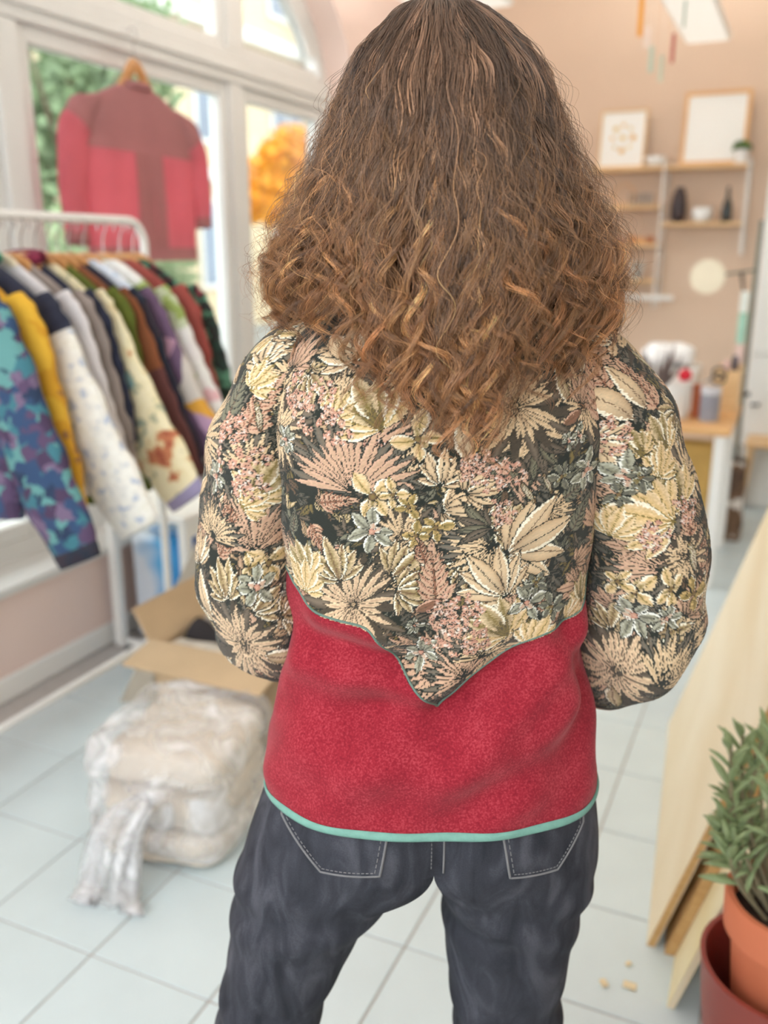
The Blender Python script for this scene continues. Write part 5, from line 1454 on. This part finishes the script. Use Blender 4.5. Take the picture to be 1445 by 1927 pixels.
def jean_leg(sg, zs, n=132):
    ko, ki = int(n * .62), n - int(n * .62)
    A = lambda T, z: _spl(z, np.array(T[0]), np.array(T[1]))
    out = []
    for z in zs:
        xo, xi, b, f = A(OZ[sg], np.array([z]))[0], max(0, A(IZ[sg], np.array([z]))[0]), A(BZ, np.array([z]))[0], A(FZ, np.array([z]))[0]
        t = np.linspace(0, 1, ko, endpoint=False); q = np.linspace(0, 1, ki, endpoint=False)
        # pelvis half: back centre -> side -> front centre, then closing straight through the middle
        ph = t * np.pi
        px = xo * np.abs(np.sin(ph)) ** (2 / 2.5); co = np.cos(ph)
        py = np.where(co > 0, -b, f) * np.abs(co) ** (2 / 2.5)
        py = py + np.where(co > 0, .012 * np.exp(-(px / .022) ** 2) * np.clip((z - .70) / .05, 0, 1) - .008 * np.exp(-((px - .095) / .055) ** 2 - ((z - .80) / .07) ** 2), 0)
        pel = np.concatenate([np.stack([px, py], -1), np.stack([0 * q, f + (-(b - .012) - f) * q], -1)])
        xc, hw = (xo + xi) / 2, (xo - xi) / 2
        psi = np.concatenate([R(62) + t * (R(360 - 124)), R(298) + q * R(124)])
        s_, c_ = np.sin(psi), np.cos(psi)
        lx = xc - hw * np.sign(c_) * np.abs(c_) ** (2 / 2.3)
        ly = np.where(s_ > 0, -b * .93, f * .93) * np.abs(s_) ** (2 / 2.3)
        leg = np.stack([lx, ly], -1)
        w = ss((.765 - z) / .10)
        ring = pel * (1 - w) + leg * w
        # creases below the seat and behind the knee
        ang = np.arctan2(ring[:, 1], ring[:, 0] - xc)
        cr = .0035 * np.sin(z * 95 + 1.5 * np.sin(ang * 1.0 + sg) + 2.5 * ring[:, 0] / .1) * np.exp(-((z - .66) / .06) ** 2) + .0045 * np.sin(z * 80 + 2 * np.sin(ang + 2 * sg)) * np.exp(-((z - .46) / .07) ** 2) + .0015 * np.sin(ang * 3 + z * 30)
        dv = ring - np.array([xc, 0]); dv /= np.linalg.norm(dv, axis=1)[:, None] + 1e-6
        ring = ring + dv * (cr * np.clip((.76 - z) / .06, 0, 1))[:, None]
        ring[:, 0] = np.maximum(ring[:, 0], 0) * sg
        # a straight leg swings slightly back towards the heel
        out.append(np.concatenate([ring, np.full((n, 1), z)], 1))
    return np.array(out)
def denim_mat():
    m, nt, b = new_mat('washed_black_denim')
    tc = N(nt, 'ShaderNodeTexCoord')
    mp = N(nt, 'ShaderNodeMapping'); mp.inputs['Scale'].default_value = (1, 1, .35); nt.links.new(tc.outputs['Object'], mp.inputs['Vector'])
    n1 = N(nt, 'ShaderNodeTexNoise', Scale=26.0, Detail=8.0, Distortion=1.2); nt.links.new(mp.outputs['Vector'], n1.inputs['Vector'])
    n2 = N(nt, 'ShaderNodeTexNoise', Scale=700.0, Detail=2.0); nt.links.new(tc.outputs['Object'], n2.inputs['Vector'])
    mu = N(nt, 'ShaderNodeMath', operation='MULTIPLY_ADD'); mu.inputs[1].default_value = .25
    nt.links.new(n2.outputs['Fac'], mu.inputs[0]); nt.links.new(n1.outputs['Fac'], mu.inputs[2])
    rp = ramp(nt, [(.45, lin(42, 43, 49)), (.64, lin(57, 58, 65)), (.9, lin(84, 84, 91))], mu.outputs[0])
    nt.links.new(rp.outputs['Color'], b.inputs['Base Color']); b.inputs['Roughness'].default_value = .85
    b.inputs['Specular IOR Level'].default_value = .2
    bp = N(nt, 'ShaderNodeBump', Strength=.35, Distance=.0006); nt.links.new(mu.outputs[0], bp.inputs['Height']); nt.links.new(bp.outputs['Normal'], b.inputs['Normal'])
    return m
m_denim = denim_mat()
zs = np.concatenate([np.linspace(.915, .74, 60), np.linspace(.7365, .40, 130), np.linspace(.39, .05, 40)])
GL, GR = jean_leg(-1, zs), jean_leg(1, zs)
n_r, n_c = GL.shape[:2]
allv = np.concatenate([GL.reshape(-1, 3), GR.reshape(-1, 3)])
fs = []
for o in (0, n_r * n_c):
    idx = np.arange(n_r * n_c).reshape(n_r, n_c) + o; idx = np.concatenate([idx, idx[:, :1]], 1)
    fs.append(np.stack([idx[:-1, :-1], idx[:-1, 1:], idx[1:, 1:], idx[1:, :-1]], -1).reshape(-1, 4))
fs = np.concatenate(fs)
jm = bpy.data.meshes.new('jeans'); jm.from_pydata(allv.tolist(), [], fs.tolist()); jm.update()
import bmesh
bm = bmesh.new(); bm.from_mesh(jm); bmesh.ops.remove_doubles(bm, verts=bm.verts, dist=.0004); bmesh.ops.recalc_face_normals(bm, faces=bm.faces); bm.to_mesh(jm)
jbvh = BVHTree.FromBMesh(bm); bm.free()
jeans = link_mesh('jeans', jm, m_denim, person, True)
jeans['label'] = 'washed black jeans with back pockets'
def seat(x, z, off=.0015):
    h = jbvh.ray_cast(Vector((x, -.6, z)), Vector((0, 1, 0)))
    return (x, (h[0].y if h[0] is not None else -.05) - off, z)
m_stitch = mat('grey_stitching', (118, 116, 116), .8, .1, 40)
m_pocket = denim_mat(); m_pocket.name = 'pocket_denim'
def inpoly(X, Z, poly):
    c = np.zeros(X.shape, bool); n = len(poly)
    for i in range(n):
        (x1, z1), (x2, z2) = poly[i], poly[(i + 1) % n]
        c ^= ((z1 > Z) != (z2 > Z)) & (X < (x2 - x1) * (Z - z1) / (z2 - z1 + 1e-12) + x1)
    return c
pockets = [[(-.172, .885), (-.178, .827), (-.131, .774), (-.063, .778), (-.046, .885)], [(.066, .885), (.086, .774), (.144, .770), (.176, .818), (.172, .885)]]
for poly in pockets:
    xs_, zs_ = [p[0] for p in poly], [p[1] for p in poly]
    X, Z = np.meshgrid(np.linspace(min(xs_), max(xs_), 90), np.linspace(min(zs_), max(zs_), 90))
    kp = inpoly(X, Z, poly)
    Pp = np.array([[seat(X[i, j], Z[i, j], .0022) if kp[i, j] else (X[i, j], 0, Z[i, j]) for j in range(90)] for i in range(90)])
    nr, nc = 90, 90
    idx = np.arange(nr * nc).reshape(nr, nc)
    q = np.stack([idx[:-1, :-1], idx[:-1, 1:], idx[1:, 1:], idx[1:, :-1]], -1).reshape(-1, 4); q = q[kp.reshape(-1)[q].all(1)]
    pm = bpy.data.meshes.new('back_pocket'); pm.from_pydata(Pp.reshape(-1, 3).tolist(), [], q.tolist()); pm.update()
    bm = bmesh.new(); bm.from_mesh(pm); bmesh.ops.delete(bm, geom=[v for v in bm.verts if not v.link_faces], context='VERTS'); bm.to_mesh(pm); bm.free()
    link_mesh('back_pocket', pm, m_pocket, jeans, True)
    cxp, czp = sum(xs_) / len(xs_), sum(zs_) / len(zs_)
    path = []
    for i in range(len(poly) - 1):
        for t in np.linspace(0, 1, 24, endpoint=False):
            path.append((poly[i][0] * (1 - t) + poly[i + 1][0] * t, poly[i][1] * (1 - t) + poly[i + 1][1] * t))
    path.append(poly[-1])
    MB().tube([seat(x, z, .0016) for x, z in path], .0016, 6).build('pocket_edge', m_stitch, jeans, 'all', False)
    inn = [(x + (cxp - x) * .10, z + (czp - z) * .10) for x, z in path]
    st_ = MB()
    for i in range(0, len(inn) - 2, 2):
        a_, b_ = inn[i], (inn[i][0] + (inn[i + 1][0] - inn[i][0]) * 1.25, inn[i][1] + (inn[i + 1][1] - inn[i][1]) * 1.25)
        st_.tube([seat(*a_, .0026), seat(*b_, .0026)], .0006, 4)
    so = st_.build('pocket_stitching', m_stitch, jeans, False, False); so['kind'] = 'stuff'
MB().tube([seat(.0105, z, .0006) for z in np.linspace(.89, .772, 36)], .0013, 6).build('centre_seam', m_stitch, jeans, 'all', False)
st_ = MB()
for z in np.arange(.89, .775, -.0055):
    st_.tube([seat(-.0035, z, .0005), seat(-.0035, z - .0036, .0005)], .0006, 4)
so = st_.build('seam_stitching', m_stitch, jeans, False, False); so['kind'] = 'stuff'

# shoes (out of the frame, under the jeans)
m_shoe = mat('white_leather', (226, 222, 214), .5, .03, 12); m_sole = mat('gum_sole', (196, 166, 128), .7, .05, 12)
for xc_ in (-.268, .115):
    Ps = superbox(.046, .130, .042, .6, 60, 30)
    Ps[..., 2] = np.where(Ps[..., 1] > .0, Ps[..., 2] * (1 - 2.2 * np.clip(Ps[..., 1], 0, .12)), Ps[..., 2] * 1.15) + .058
    Ps[..., 0] = Ps[..., 0] * (1 - .9 * np.abs(Ps[..., 1] - .03)) + xc_
    Ps[..., 1] += .045
    sho = grid_mesh('shoe', Ps, m_shoe, person, True, True)
    Pb = superbox(.05, .136, .014, .45, 60, 16); Pb[..., 0] = Pb[..., 0] * (1 - .8 * np.abs(Pb[..., 1] - .03)) + xc_; Pb[..., 1] += .045; Pb[..., 2] += .0145
    grid_mesh('sole', Pb, m_sole, sho, True, True)

# ------------------------------------------------------------------ body: one continuous skin
def build_body():
    h = .0045
    lo = np.array([-.36, -.16, .02]); hi = np.array([.34, .38, 1.70])
    n = np.ceil((hi - lo) / h).astype(int)
    F = np.full(n, .05, np.float32)
    ax = [lo[k] + h * np.arange(n[k]) for k in range(3)]
    def sub(p0, p1, r):
        a = np.minimum(p0, p1) - r - .04; b = np.maximum(p0, p1) + r + .04
        s0 = np.clip(((a - lo) / h).astype(int), 0, n); s1 = np.clip(((b - lo) / h).astype(int) + 1, 0, n)
        sl = tuple(slice(int(s0[k]), int(s1[k])) for k in range(3))
        return sl, np.meshgrid(*[ax[k][sl[k]] for k in range(3)], indexing='ij')
    def blend(sl, d, k):
        a = F[sl]; t = np.clip(.5 + .5 * (a - d) / k, 0, 1)
        F[sl] = a * (1 - t) + d * t - k * t * (1 - t)
    def cap(p0, p1, r0, r1, k=.012):
        p0, p1 = np.array(p0, float), np.array(p1, float)
        sl, (X, Y, Z) = sub(p0, p1, max(r0, r1))
        d = p1 - p0; L2 = d @ d
        t = np.clip(((X - p0[0]) * d[0] + (Y - p0[1]) * d[1] + (Z - p0[2]) * d[2]) / L2, 0, 1)
        blend(sl, np.sqrt((X - p0[0] - t * d[0]) ** 2 + (Y - p0[1] - t * d[1]) ** 2 + (Z - p0[2] - t * d[2]) ** 2) - (r0 + (r1 - r0) * t), k)
    def ell(c, r, k=.012, carve=False):
        c, r = np.array(c, float), np.array(r, float)
        sl, (X, Y, Z) = sub(c, c, r.max())
        q = np.sqrt(((X - c[0]) / r[0]) ** 2 + ((Y - c[1]) / r[1]) ** 2 + ((Z - c[2]) / r[2]) ** 2)
        d = (q - 1) * r.min()
        if carve:
            a = F[sl]; d = -d; t = np.clip(.5 - .5 * (a - d) / k, 0, 1); F[sl] = a * (1 - t) + d * t + k * t * (1 - t)
        else:
            blend(sl, d, k)
    # trunk
    ell((0, .0, 1.24), (.15, .085, .17), .03); ell((0, 0, 1.06), (.135, .085, .15), .04); ell((0, 0, .88), (.155, .09, .11), .04)
    cap((-.12, .0, 1.335), (.12, .0, 1.335), .045, .045, .03)
    cap((0, .005, 1.34), (0, .02, 1.47), .056, .052, .03)
    # head
    ell((0, .025, 1.585), (.074, .094, .098), .01); ell((0, .055, 1.52), (.056, .062, .068), .03)
    ell((0, .105, 1.478), (.024, .02, .02), .02)
    cap((0, .118, 1.572), (0, .134, 1.537), .010, .013, .012); ell((0, .134, 1.535), (.016, .012, .010), .008)
    for s in (-1, 1):
        ell((.031 * s, .122, 1.575), (.018, .018, .013), .008, True)
        ell((.031 * s, .105, 1.575), (.014, .014, .013), .003)
        cap((.014 * s, .116, 1.592), (.045 * s, .105, 1.593), .006, .005, .008)
        ell((.076 * s, .02, 1.56), (.010, .018, .030), .006)
    cap((-.016, .114, 1.508), (.016, .114, 1.508), .0075, .0075, .006); cap((-.013, .113, 1.499), (.013, .113, 1.499), .008, .008, .003)
    # arms and hands
    for sg in (-1, 1):
        S = SLEEVE[sg]
        pts = [S[1][:3], S[4][:3], S[5][:3], S[7][:3], S[8][:3]]
        rr = [.046, .042, .042, .036, .028]
        for i in range(4): cap(pts[i], pts[i + 1], rr[i], rr[i + 1], .012)
        w = np.array(S[8][:3]); d = w - np.array(S[7][:3]); d /= np.linalg.norm(d)
        inn = np.array([-sg, 0, 0.]); inn -= d * (inn @ d); inn /= np.linalg.norm(inn); up = np.array([0, 0, 1.]); up -= d * (up @ d) + inn * (up @ inn); up /= np.linalg.norm(up)
        palm = w + d * .058
        for k in range(4): cap(w + up * (.010 * (1.5 - k)), w + d * .082 + up * (.0185 * (1.5 - k)), .016, .011, .008)
        for k, L in enumerate((.040, .045, .042, .034)):
            a = w + d * .086 + up * (.0185 * (1.5 - k)); b = a + d * L * .7 + inn * L * .5; c = b + d * L * .1 + inn * L * .75; e = c - d * L * .45 + inn * L * .25
            cap(a, b, .0092, .0085, .004); cap(b, c, .0085, .0078, .003); cap(c, e, .0078, .0068, .003)
        a = w + d * .022 + up * .022 + inn * .006; b = a + d * .032 + up * .022 + inn * .012; c = b + d * .030 + inn * .014
        cap(a, b, .013, .010, .006); cap(b, c, .010, .008, .003)
        # legs and feet
        xh, xk, xa = (.085, .11, .115) if sg > 0 else (.10, .215, .268)
        cap((xh * sg, 0, .84), (xk * sg, .005, .46), .072, .048, .03); cap((xk * sg, .005, .46), (xa * sg, -.005, .10), .046, .032, .02)
        cap((xa * sg, -.01, .075), (xa * sg, .11, .05), .03, .022, .02)
    # ---- surface nets
    S_ = F < 0
    cs = sum(S_[i:n[0] - 1 + i, j:n[1] - 1 + j, k:n[2] - 1 + k].astype(np.int8) for i in (0, 1) for j in (0, 1) for k in (0, 1))
    cells = np.argwhere((cs > 0) & (cs < 8))
    vid = -np.ones(np.array(n) - 1, np.int32); vid[tuple(cells.T)] = np.arange(len(cells))
    acc = np.zeros((len(cells), 3)); cnt = np.zeros(len(cells))
    cor = [np.array(c) for c in ((0, 0, 0), (1, 0, 0), (0, 1, 0), (1, 1, 0), (0, 0, 1), (1, 0, 1), (0, 1, 1), (1, 1, 1))]
    val = [F[tuple((cells + c).T)] for c in cor]
    for a in range(8):
        for b in range(a + 1, 8):
            if np.abs(cor[a] - cor[b]).sum() != 1: continue
            m = (val[a] < 0) != (val[b] < 0)
            t = val[a][m] / (val[a][m] - val[b][m])
            acc[m] += cor[a] + (cor[b] - cor[a]) * t[:, None]; cnt[m] += 1
    V = lo + h * (cells + acc / cnt[:, None])
    Q = []
    for d in range(3):
        e = [0, 0, 0]; e[d] = 1
        sa = S_[tuple(slice(0, n[k] - e[k]) for k in range(3))]; sb = S_[tuple(slice(e[k], n[k]) for k in range(3))]
        E_ = np.argwhere(sa != sb); fl_ = sa[tuple(E_.T)]
        u, w = [(1, 2), (2, 0), (0, 1)][d]
        eu = np.zeros(3, int); eu[u] = 1; ew = np.zeros(3, int); ew[w] = 1
        ok = (E_[:, u] > 0) & (E_[:, w] > 0) & (E_[:, u] < n[u] - 1) & (E_[:, w] < n[w] - 1)
        E_, fl_ = E_[ok], fl_[ok]
        q = np.stack([vid[tuple(x.T)] for x in (E_ - eu - ew, E_ - ew, E_, E_ - eu)], 1)
        q[~fl_] = q[~fl_][:, ::-1]
        Q.append(q)
    Q = np.concatenate(Q); Q = Q[(Q >= 0).all(1)]
    # skin colours
    C = np.tile(np.array(lin(226, 178, 152)), (len(V), 1))
    def spot(c, r, col):
        m = (((V - np.array(c)) / np.array(r)) ** 2).sum(1) < 1; C[m] = lin(*col)
    for s in (-1, 1):
        spot((.031 * s, .122, 1.575), (.012, .02, .0065), (238, 234, 228)); spot((.031 * s, .122, 1.575), (.0055, .02, .0055), (96, 72, 50)); spot((.031 * s, .122, 1.575), (.0025, .02, .0025), (20, 18, 18))
        spot((.031 * s, .115, 1.598), (.020, .03, .004), (98, 68, 46))
    spot((0, .118, 1.5035), (.021, .02, .0095), (196, 110, 104))
    return V, Q, C
Vb, Qb, Cb = build_body()
bme = bpy.data.meshes.new('body'); bme.from_pydata(Vb.tolist(), [], Qb.tolist()); bme.update()
at = bme.color_attributes.new('Col', 'FLOAT_COLOR', 'POINT')
at.data.foreach_set('color', np.concatenate([Cb, np.ones((len(Cb), 1))], 1).astype(np.float32).ravel())
m_skin, nt, b_ = new_mat('skin'); an_ = N(nt, 'ShaderNodeAttribute', attribute_name='Col'); nt.links.new(an_.outputs['Color'], b_.inputs['Base Color']); b_.inputs['Roughness'].default_value = .5
b_.inputs['Subsurface Weight'].default_value = .0
body = link_mesh('body', bme, m_skin, person, True)

# ------------------------------------------------------------------ hair
HZ = np.array([1.22, 1.28, 1.33, 1.38, 1.42, 1.457, 1.50, 1.55, 1.615, 1.66, 1.695, 1.714])
HW_ = np.array([.120, .138, .156, .172, .177, .172, .149, .123, .103, .088, .058, .015])
HB_ = np.array([.188, .190, .190, .188, .184, .178, .168, .154, .130, .104, .066, .018])
HF_ = np.array([.11, .11, .11, .11, .11, .11, .105, .10, .095, .085, .055, .015])
HY0 = .030
def env(z, phi, lay=1.0):
    """hair envelope: phi 0 = back, + = right"""
    W, B, F_ = _spl(z, HZ, HW_), _spl(z, HZ, HB_), _spl(z, HZ, HF_)
    s, c = np.sin(phi), np.cos(phi)
    D = np.where(c > 0, B, F_)
    r = 1 / np.sqrt((s / W) ** 2 + (c / D) ** 2) * lay
    return np.stack([.006 + r * s, HY0 - r * c, z + 0 * r], -1)
def scalp(z, phi):
    t = np.clip((z - 1.592) / .112, -1, 1); k = np.sqrt(1 - t ** 2)
    return np.stack([.077 * k * np.sin(phi), .025 - .097 * k * np.cos(phi), z + 0 * phi], -1)

hair_root = empty('hair', (0, 0, 0), parent=person)
hair_root['label'] = 'long curly brown hair with golden ends'
# inner mass hiding the scalp, coloured dark as painted shade between the locks
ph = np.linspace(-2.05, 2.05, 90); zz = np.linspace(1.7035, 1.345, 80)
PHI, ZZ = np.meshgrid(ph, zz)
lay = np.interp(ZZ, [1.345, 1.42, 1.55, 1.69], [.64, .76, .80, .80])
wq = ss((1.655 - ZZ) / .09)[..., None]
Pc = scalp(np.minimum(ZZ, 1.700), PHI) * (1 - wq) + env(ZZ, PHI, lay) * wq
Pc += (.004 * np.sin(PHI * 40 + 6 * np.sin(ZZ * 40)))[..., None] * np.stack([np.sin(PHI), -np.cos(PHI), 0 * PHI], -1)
grid_mesh('hair_underlayer', Pc, mat('hair_gap_shade', (44, 29, 20), .8, .3, 40, stretch=(3, 3, .4)), hair_root, True)

def make_hair():
    g = np.random.default_rng(5)
    GA, GB, NP, K = 470, 190, 104, 32
    G = GA + GB                      # ordinary locks, then loose ringlets lying on top
    ring = np.arange(G) >= GA
    phi0 = g.uniform(-2.0, 2.0, G)
    phi0[ring] = np.clip(g.normal(0, .95, GB), -1.75, 1.75)
    nS = 44                          # stray ringlets along both lower sides
    phi0[-nS:] = g.choice([-1, 1], nS) * g.uniform(1.0, 1.75, nS)
    zr = 1.592 + .104 * np.clip(g.uniform(-.75, 1.0, G), -1, .985)
    top = (g.random(G) < .48) | ring
    zr[top] = g.uniform(1.672, 1.7030, top.sum())
    bands = .055 * np.sin(phi0 * 7.3 + 1.0) + .045 * np.sin(phi0 * 13.1 + .4) + .03 * np.sin(phi0 * 23)
    lay = np.clip(.985 - .34 * g.random(G) ** 1.5 + bands, .55, 1.03)
    lay = np.where(top, np.clip(lay + .08, 0, 1.02), lay)
    lay = np.where(ring, g.uniform(.98, 1.05, G), lay)
    lay[-nS:] = g.uniform(.98, 1.07, nS)
    ends_phi = [-2.1, -1.5, -1.15, -.85, -.60, -.40, -.25, -.05, .12, .31, .5, .9, 1.2, 1.5, 2.1]
    ends_z = [1.36, 1.385, 1.405, 1.400, 1.372, 1.338, 1.302, 1.280, 1.285, 1.315, 1.345, 1.362, 1.38, 1.385, 1.36]
    ze = np.interp(phi0, ends_phi, ends_z) + g.normal(0, .024, G) + (1 - lay) * .05
    ze[-nS:] -= g.uniform(0, .03, nS)
    short = (g.random(G) < .25) & (np.arange(G) < G - nS)
    ze[short] += g.uniform(.03, .16, short.sum())
    ze = np.minimum(ze, zr - .10)
    t = np.linspace(0, 1, NP)[None]
    zt = zr[:, None] + (ze - zr)[:, None] * t ** 1.05
    drift = g.normal(0, .09, G)[:, None]
    phi = phi0[:, None] + drift * t + .03 * np.sin(zt * 30 + phi0[:, None] * 5) * t
    E_ = env(zt, phi, lay[:, None])
    S_ = scalp(np.minimum(zt, 1.7035), phi)
    w = ss((zr[:, None] - zt) / .07)[..., None]
    S_ = S_ + .006 * np.stack([np.sin(phi), -np.cos(phi), 0 * phi + .6], -1)
    P = S_ * (1 - w) + E_ * w
    seg = np.linalg.norm(np.diff(P, axis=1), axis=2); arc = np.concatenate([np.zeros((G, 1)), np.cumsum(seg, 1)], 1)
    radial = np.stack([np.sin(phi), -np.cos(phi), 0 * phi], -1)
    tang = np.stack([np.cos(phi), np.sin(phi), 0 * phi], -1)
    vert = np.array([0, 0, 1.0])
    lam = g.uniform(.046, .085, G)[:, None] * (1.3 - .52 * t)
    th = np.cumsum(np.concatenate([np.zeros((G, 1)), seg / lam[:, 1:]], 1), 1) * 2 * np.pi * g.choice([-1, 1], G)[:, None] + g.uniform(0, 6.28, G)[:, None]
    side = .6 + .5 * np.clip(np.abs(phi0) - .4, 0, 1)[:, None]
    amp = (.0014 + g.uniform(.006, .016, G)[:, None] * t ** 1.7 * side) * np.clip(arc / .06, 0, 1)
    amp = np.where(ring[:, None], amp * 1.3 + .0015 * t, amp)
    wa = .007 * np.sin(arc * 26 + g.uniform(0, 6.28, G)[:, None]) * t
    Gd = P + wa[..., None] * tang
    # strands round every guide
    S = G * K
    jit = g.normal(0, .15, (S, 1)); ja = g.uniform(.75, 1.25, (S, 1))
    thS = np.repeat(th, K, 0) + jit * t; amS = np.repeat(amp, K, 0) * ja
    rad_, tan_ = np.repeat(radial, K, 0), np.repeat(tang, K, 0)
    base = np.repeat(Gd, K, 0) + (amS * np.cos(thS))[..., None] * tan_ + (.8 * amS * np.sin(thS))[..., None] * rad_ + (amS * .4 * np.sin(thS + 1))[..., None] * vert
    T = t
    rc = np.sqrt(g.random(S)) ; ac = g.uniform(0, 6.283, S)
    width = (g.uniform(.008, .0155, G) * np.where(ring, .5, 1))[np.repeat(np.arange(G), K)][:, None]
    prof = (.55 + .75 * np.sin(np.pi * np.clip(T * 1.15, 0, 1))) * (1 - .62 * T ** 1.3)
    off = width * rc[:, None] * prof
    fr1 = .0011 * np.sin(np.linspace(0, 1, NP)[None] * g.uniform(25, 70, S)[:, None] + g.uniform(0, 6.28, S)[:, None]) * (.3 + T)
    fr2 = .0011 * np.sin(np.linspace(0, 1, NP)[None] * g.uniform(25, 70, S)[:, None] + g.uniform(0, 6.28, S)[:, None]) * (.3 + T)
    twist = ac[:, None] + T * g.normal(0, 1.0, S)[:, None]
    H = base + (off * np.cos(twist) + fr1)[..., None] * tan_ + (off * np.sin(twist) * .8 + fr2)[..., None] * rad_
    # strands of a lock end at different lengths
    cut = g.uniform(.86, 1.0, S)[:, None]
    idx = T * cut * (NP - 1)
    i0 = np.minimum(idx.astype(int), NP - 2); f = (idx - i0)[..., None]
    ar = np.arange(S)[:, None]
    H = H[ar, i0] * (1 - f) + H[ar, i0 + 1] * f
    gid = np.repeat(np.arange(G), K)
    # flyaway frizz
    nf = 2200
    k = g.integers(0, S, nf)
    Fz = H[k].copy()
    ph_ = np.repeat(phi, K, 0)[k]; outw = np.stack([np.sin(ph_), -np.cos(ph_), .25 + 0 * ph_], -1)
    lift = g.uniform(.004, .026, nf)[:, None] * ss((T - .15) / .5)
    Fz = Fz + lift[..., None] * outw + (.004 * np.sin(T * g.uniform(10, 30, nf)[:, None] + g.uniform(0, 6, nf)[:, None]))[..., None] * np.array([1, 0, .6])
    H = np.concatenate([H, Fz]); gid = np.concatenate([gid, g.integers(0, G, nf)])
    # stay outside the jacket
    x, y, z = H[..., 0], H[..., 1], H[..., 2]
    a_, b_ = _spl(np.clip(z, .84, 1.43), TZ_, TA_), _spl(np.clip(z, .84, 1.43), TZ_, TB_)
    q = np.clip(1 - np.abs(x / a_) ** NEXP, 0, 1) ** (1 / NEXP)
    yb = -b_ * q - .007
    need = (z < 1.43) & (np.abs(x) < a_) & (np.cos(np.clip(np.arctan2(x, .03 - y), -3.2, 3.2)) > .15)
    y = np.where(need & (y > yb), yb - .35 * np.clip(yb - y, -.02, 0), y)
    H = np.stack([x, y, z], -1)
    # colours: brown at the crown, lighter and more golden towards the ends, lock by lock
    n = len(H)
    lock = g.normal(0, 1, G)[gid]
    gold = np.clip(g.normal(.06, .24, G) + .16 * ring, 0, 1)[gid]
    tt = np.linspace(0, 1, NP)[None]
    base_c, mid_c, tip_c, gold_c = (np.array(lin(*c)) for c in ((98, 74, 58), (106, 78, 57), (132, 88, 54), (196, 148, 98)))
    k1 = ss(tt / .55)[..., None]; k2 = ss((tt - .5) / .5)[..., None]
    c = base_c * (1 - k1) + mid_c * k1; c = c * (1 - k2) + tip_c * k2
    gk = (gold[:, None] * ss((tt - .25) / .55) * .75)[..., None]
    c = c * (1 - gk) + gold_c * gk
    c = c * np.exp(.50 * lock + .22 * g.normal(0, 1, n))[:, None, None]
    rad = np.full((n, NP), .00024); rad *= (1 - .65 * tt ** 3) * g.uniform(.75, 1.2, n)[:, None]
    rad[-nf:] *= .62
    return H, c, rad
Hh, Hc, Hr = make_hair()
hc = bpy.data.hair_curves.new('hair_strands')
hc.add_curves([Hh.shape[1]] * Hh.shape[0])
hc.attributes['position'].data.foreach_set('vector', Hh.astype(np.float32).ravel())
ra_ = hc.attributes.get('radius') or hc.attributes.new('radius', 'FLOAT', 'POINT')
ra_.data.foreach_set('value', Hr.astype(np.float32).ravel())
ca_ = hc.attributes.new('Col', 'FLOAT_COLOR', 'POINT')
ca_.data.foreach_set('color', np.concatenate([np.clip(Hc, 0, 1), np.ones(Hc.shape[:2] + (1,))], -1).astype(np.float32).ravel())
m_hair, nt, b_ = new_mat('curly_brown_hair')
an_ = N(nt, 'ShaderNodeAttribute', attribute_name='Col'); nt.links.new(an_.outputs['Color'], b_.inputs['Base Color'])
b_.inputs['Roughness'].default_value = .36; b_.inputs['Specular IOR Level'].default_value = .6
hc.materials.append(m_hair)
ho = bpy.data.objects.new('hair_strands', hc); COL.objects.link(ho); ho.parent = hair_root
ho['kind'] = 'stuff'
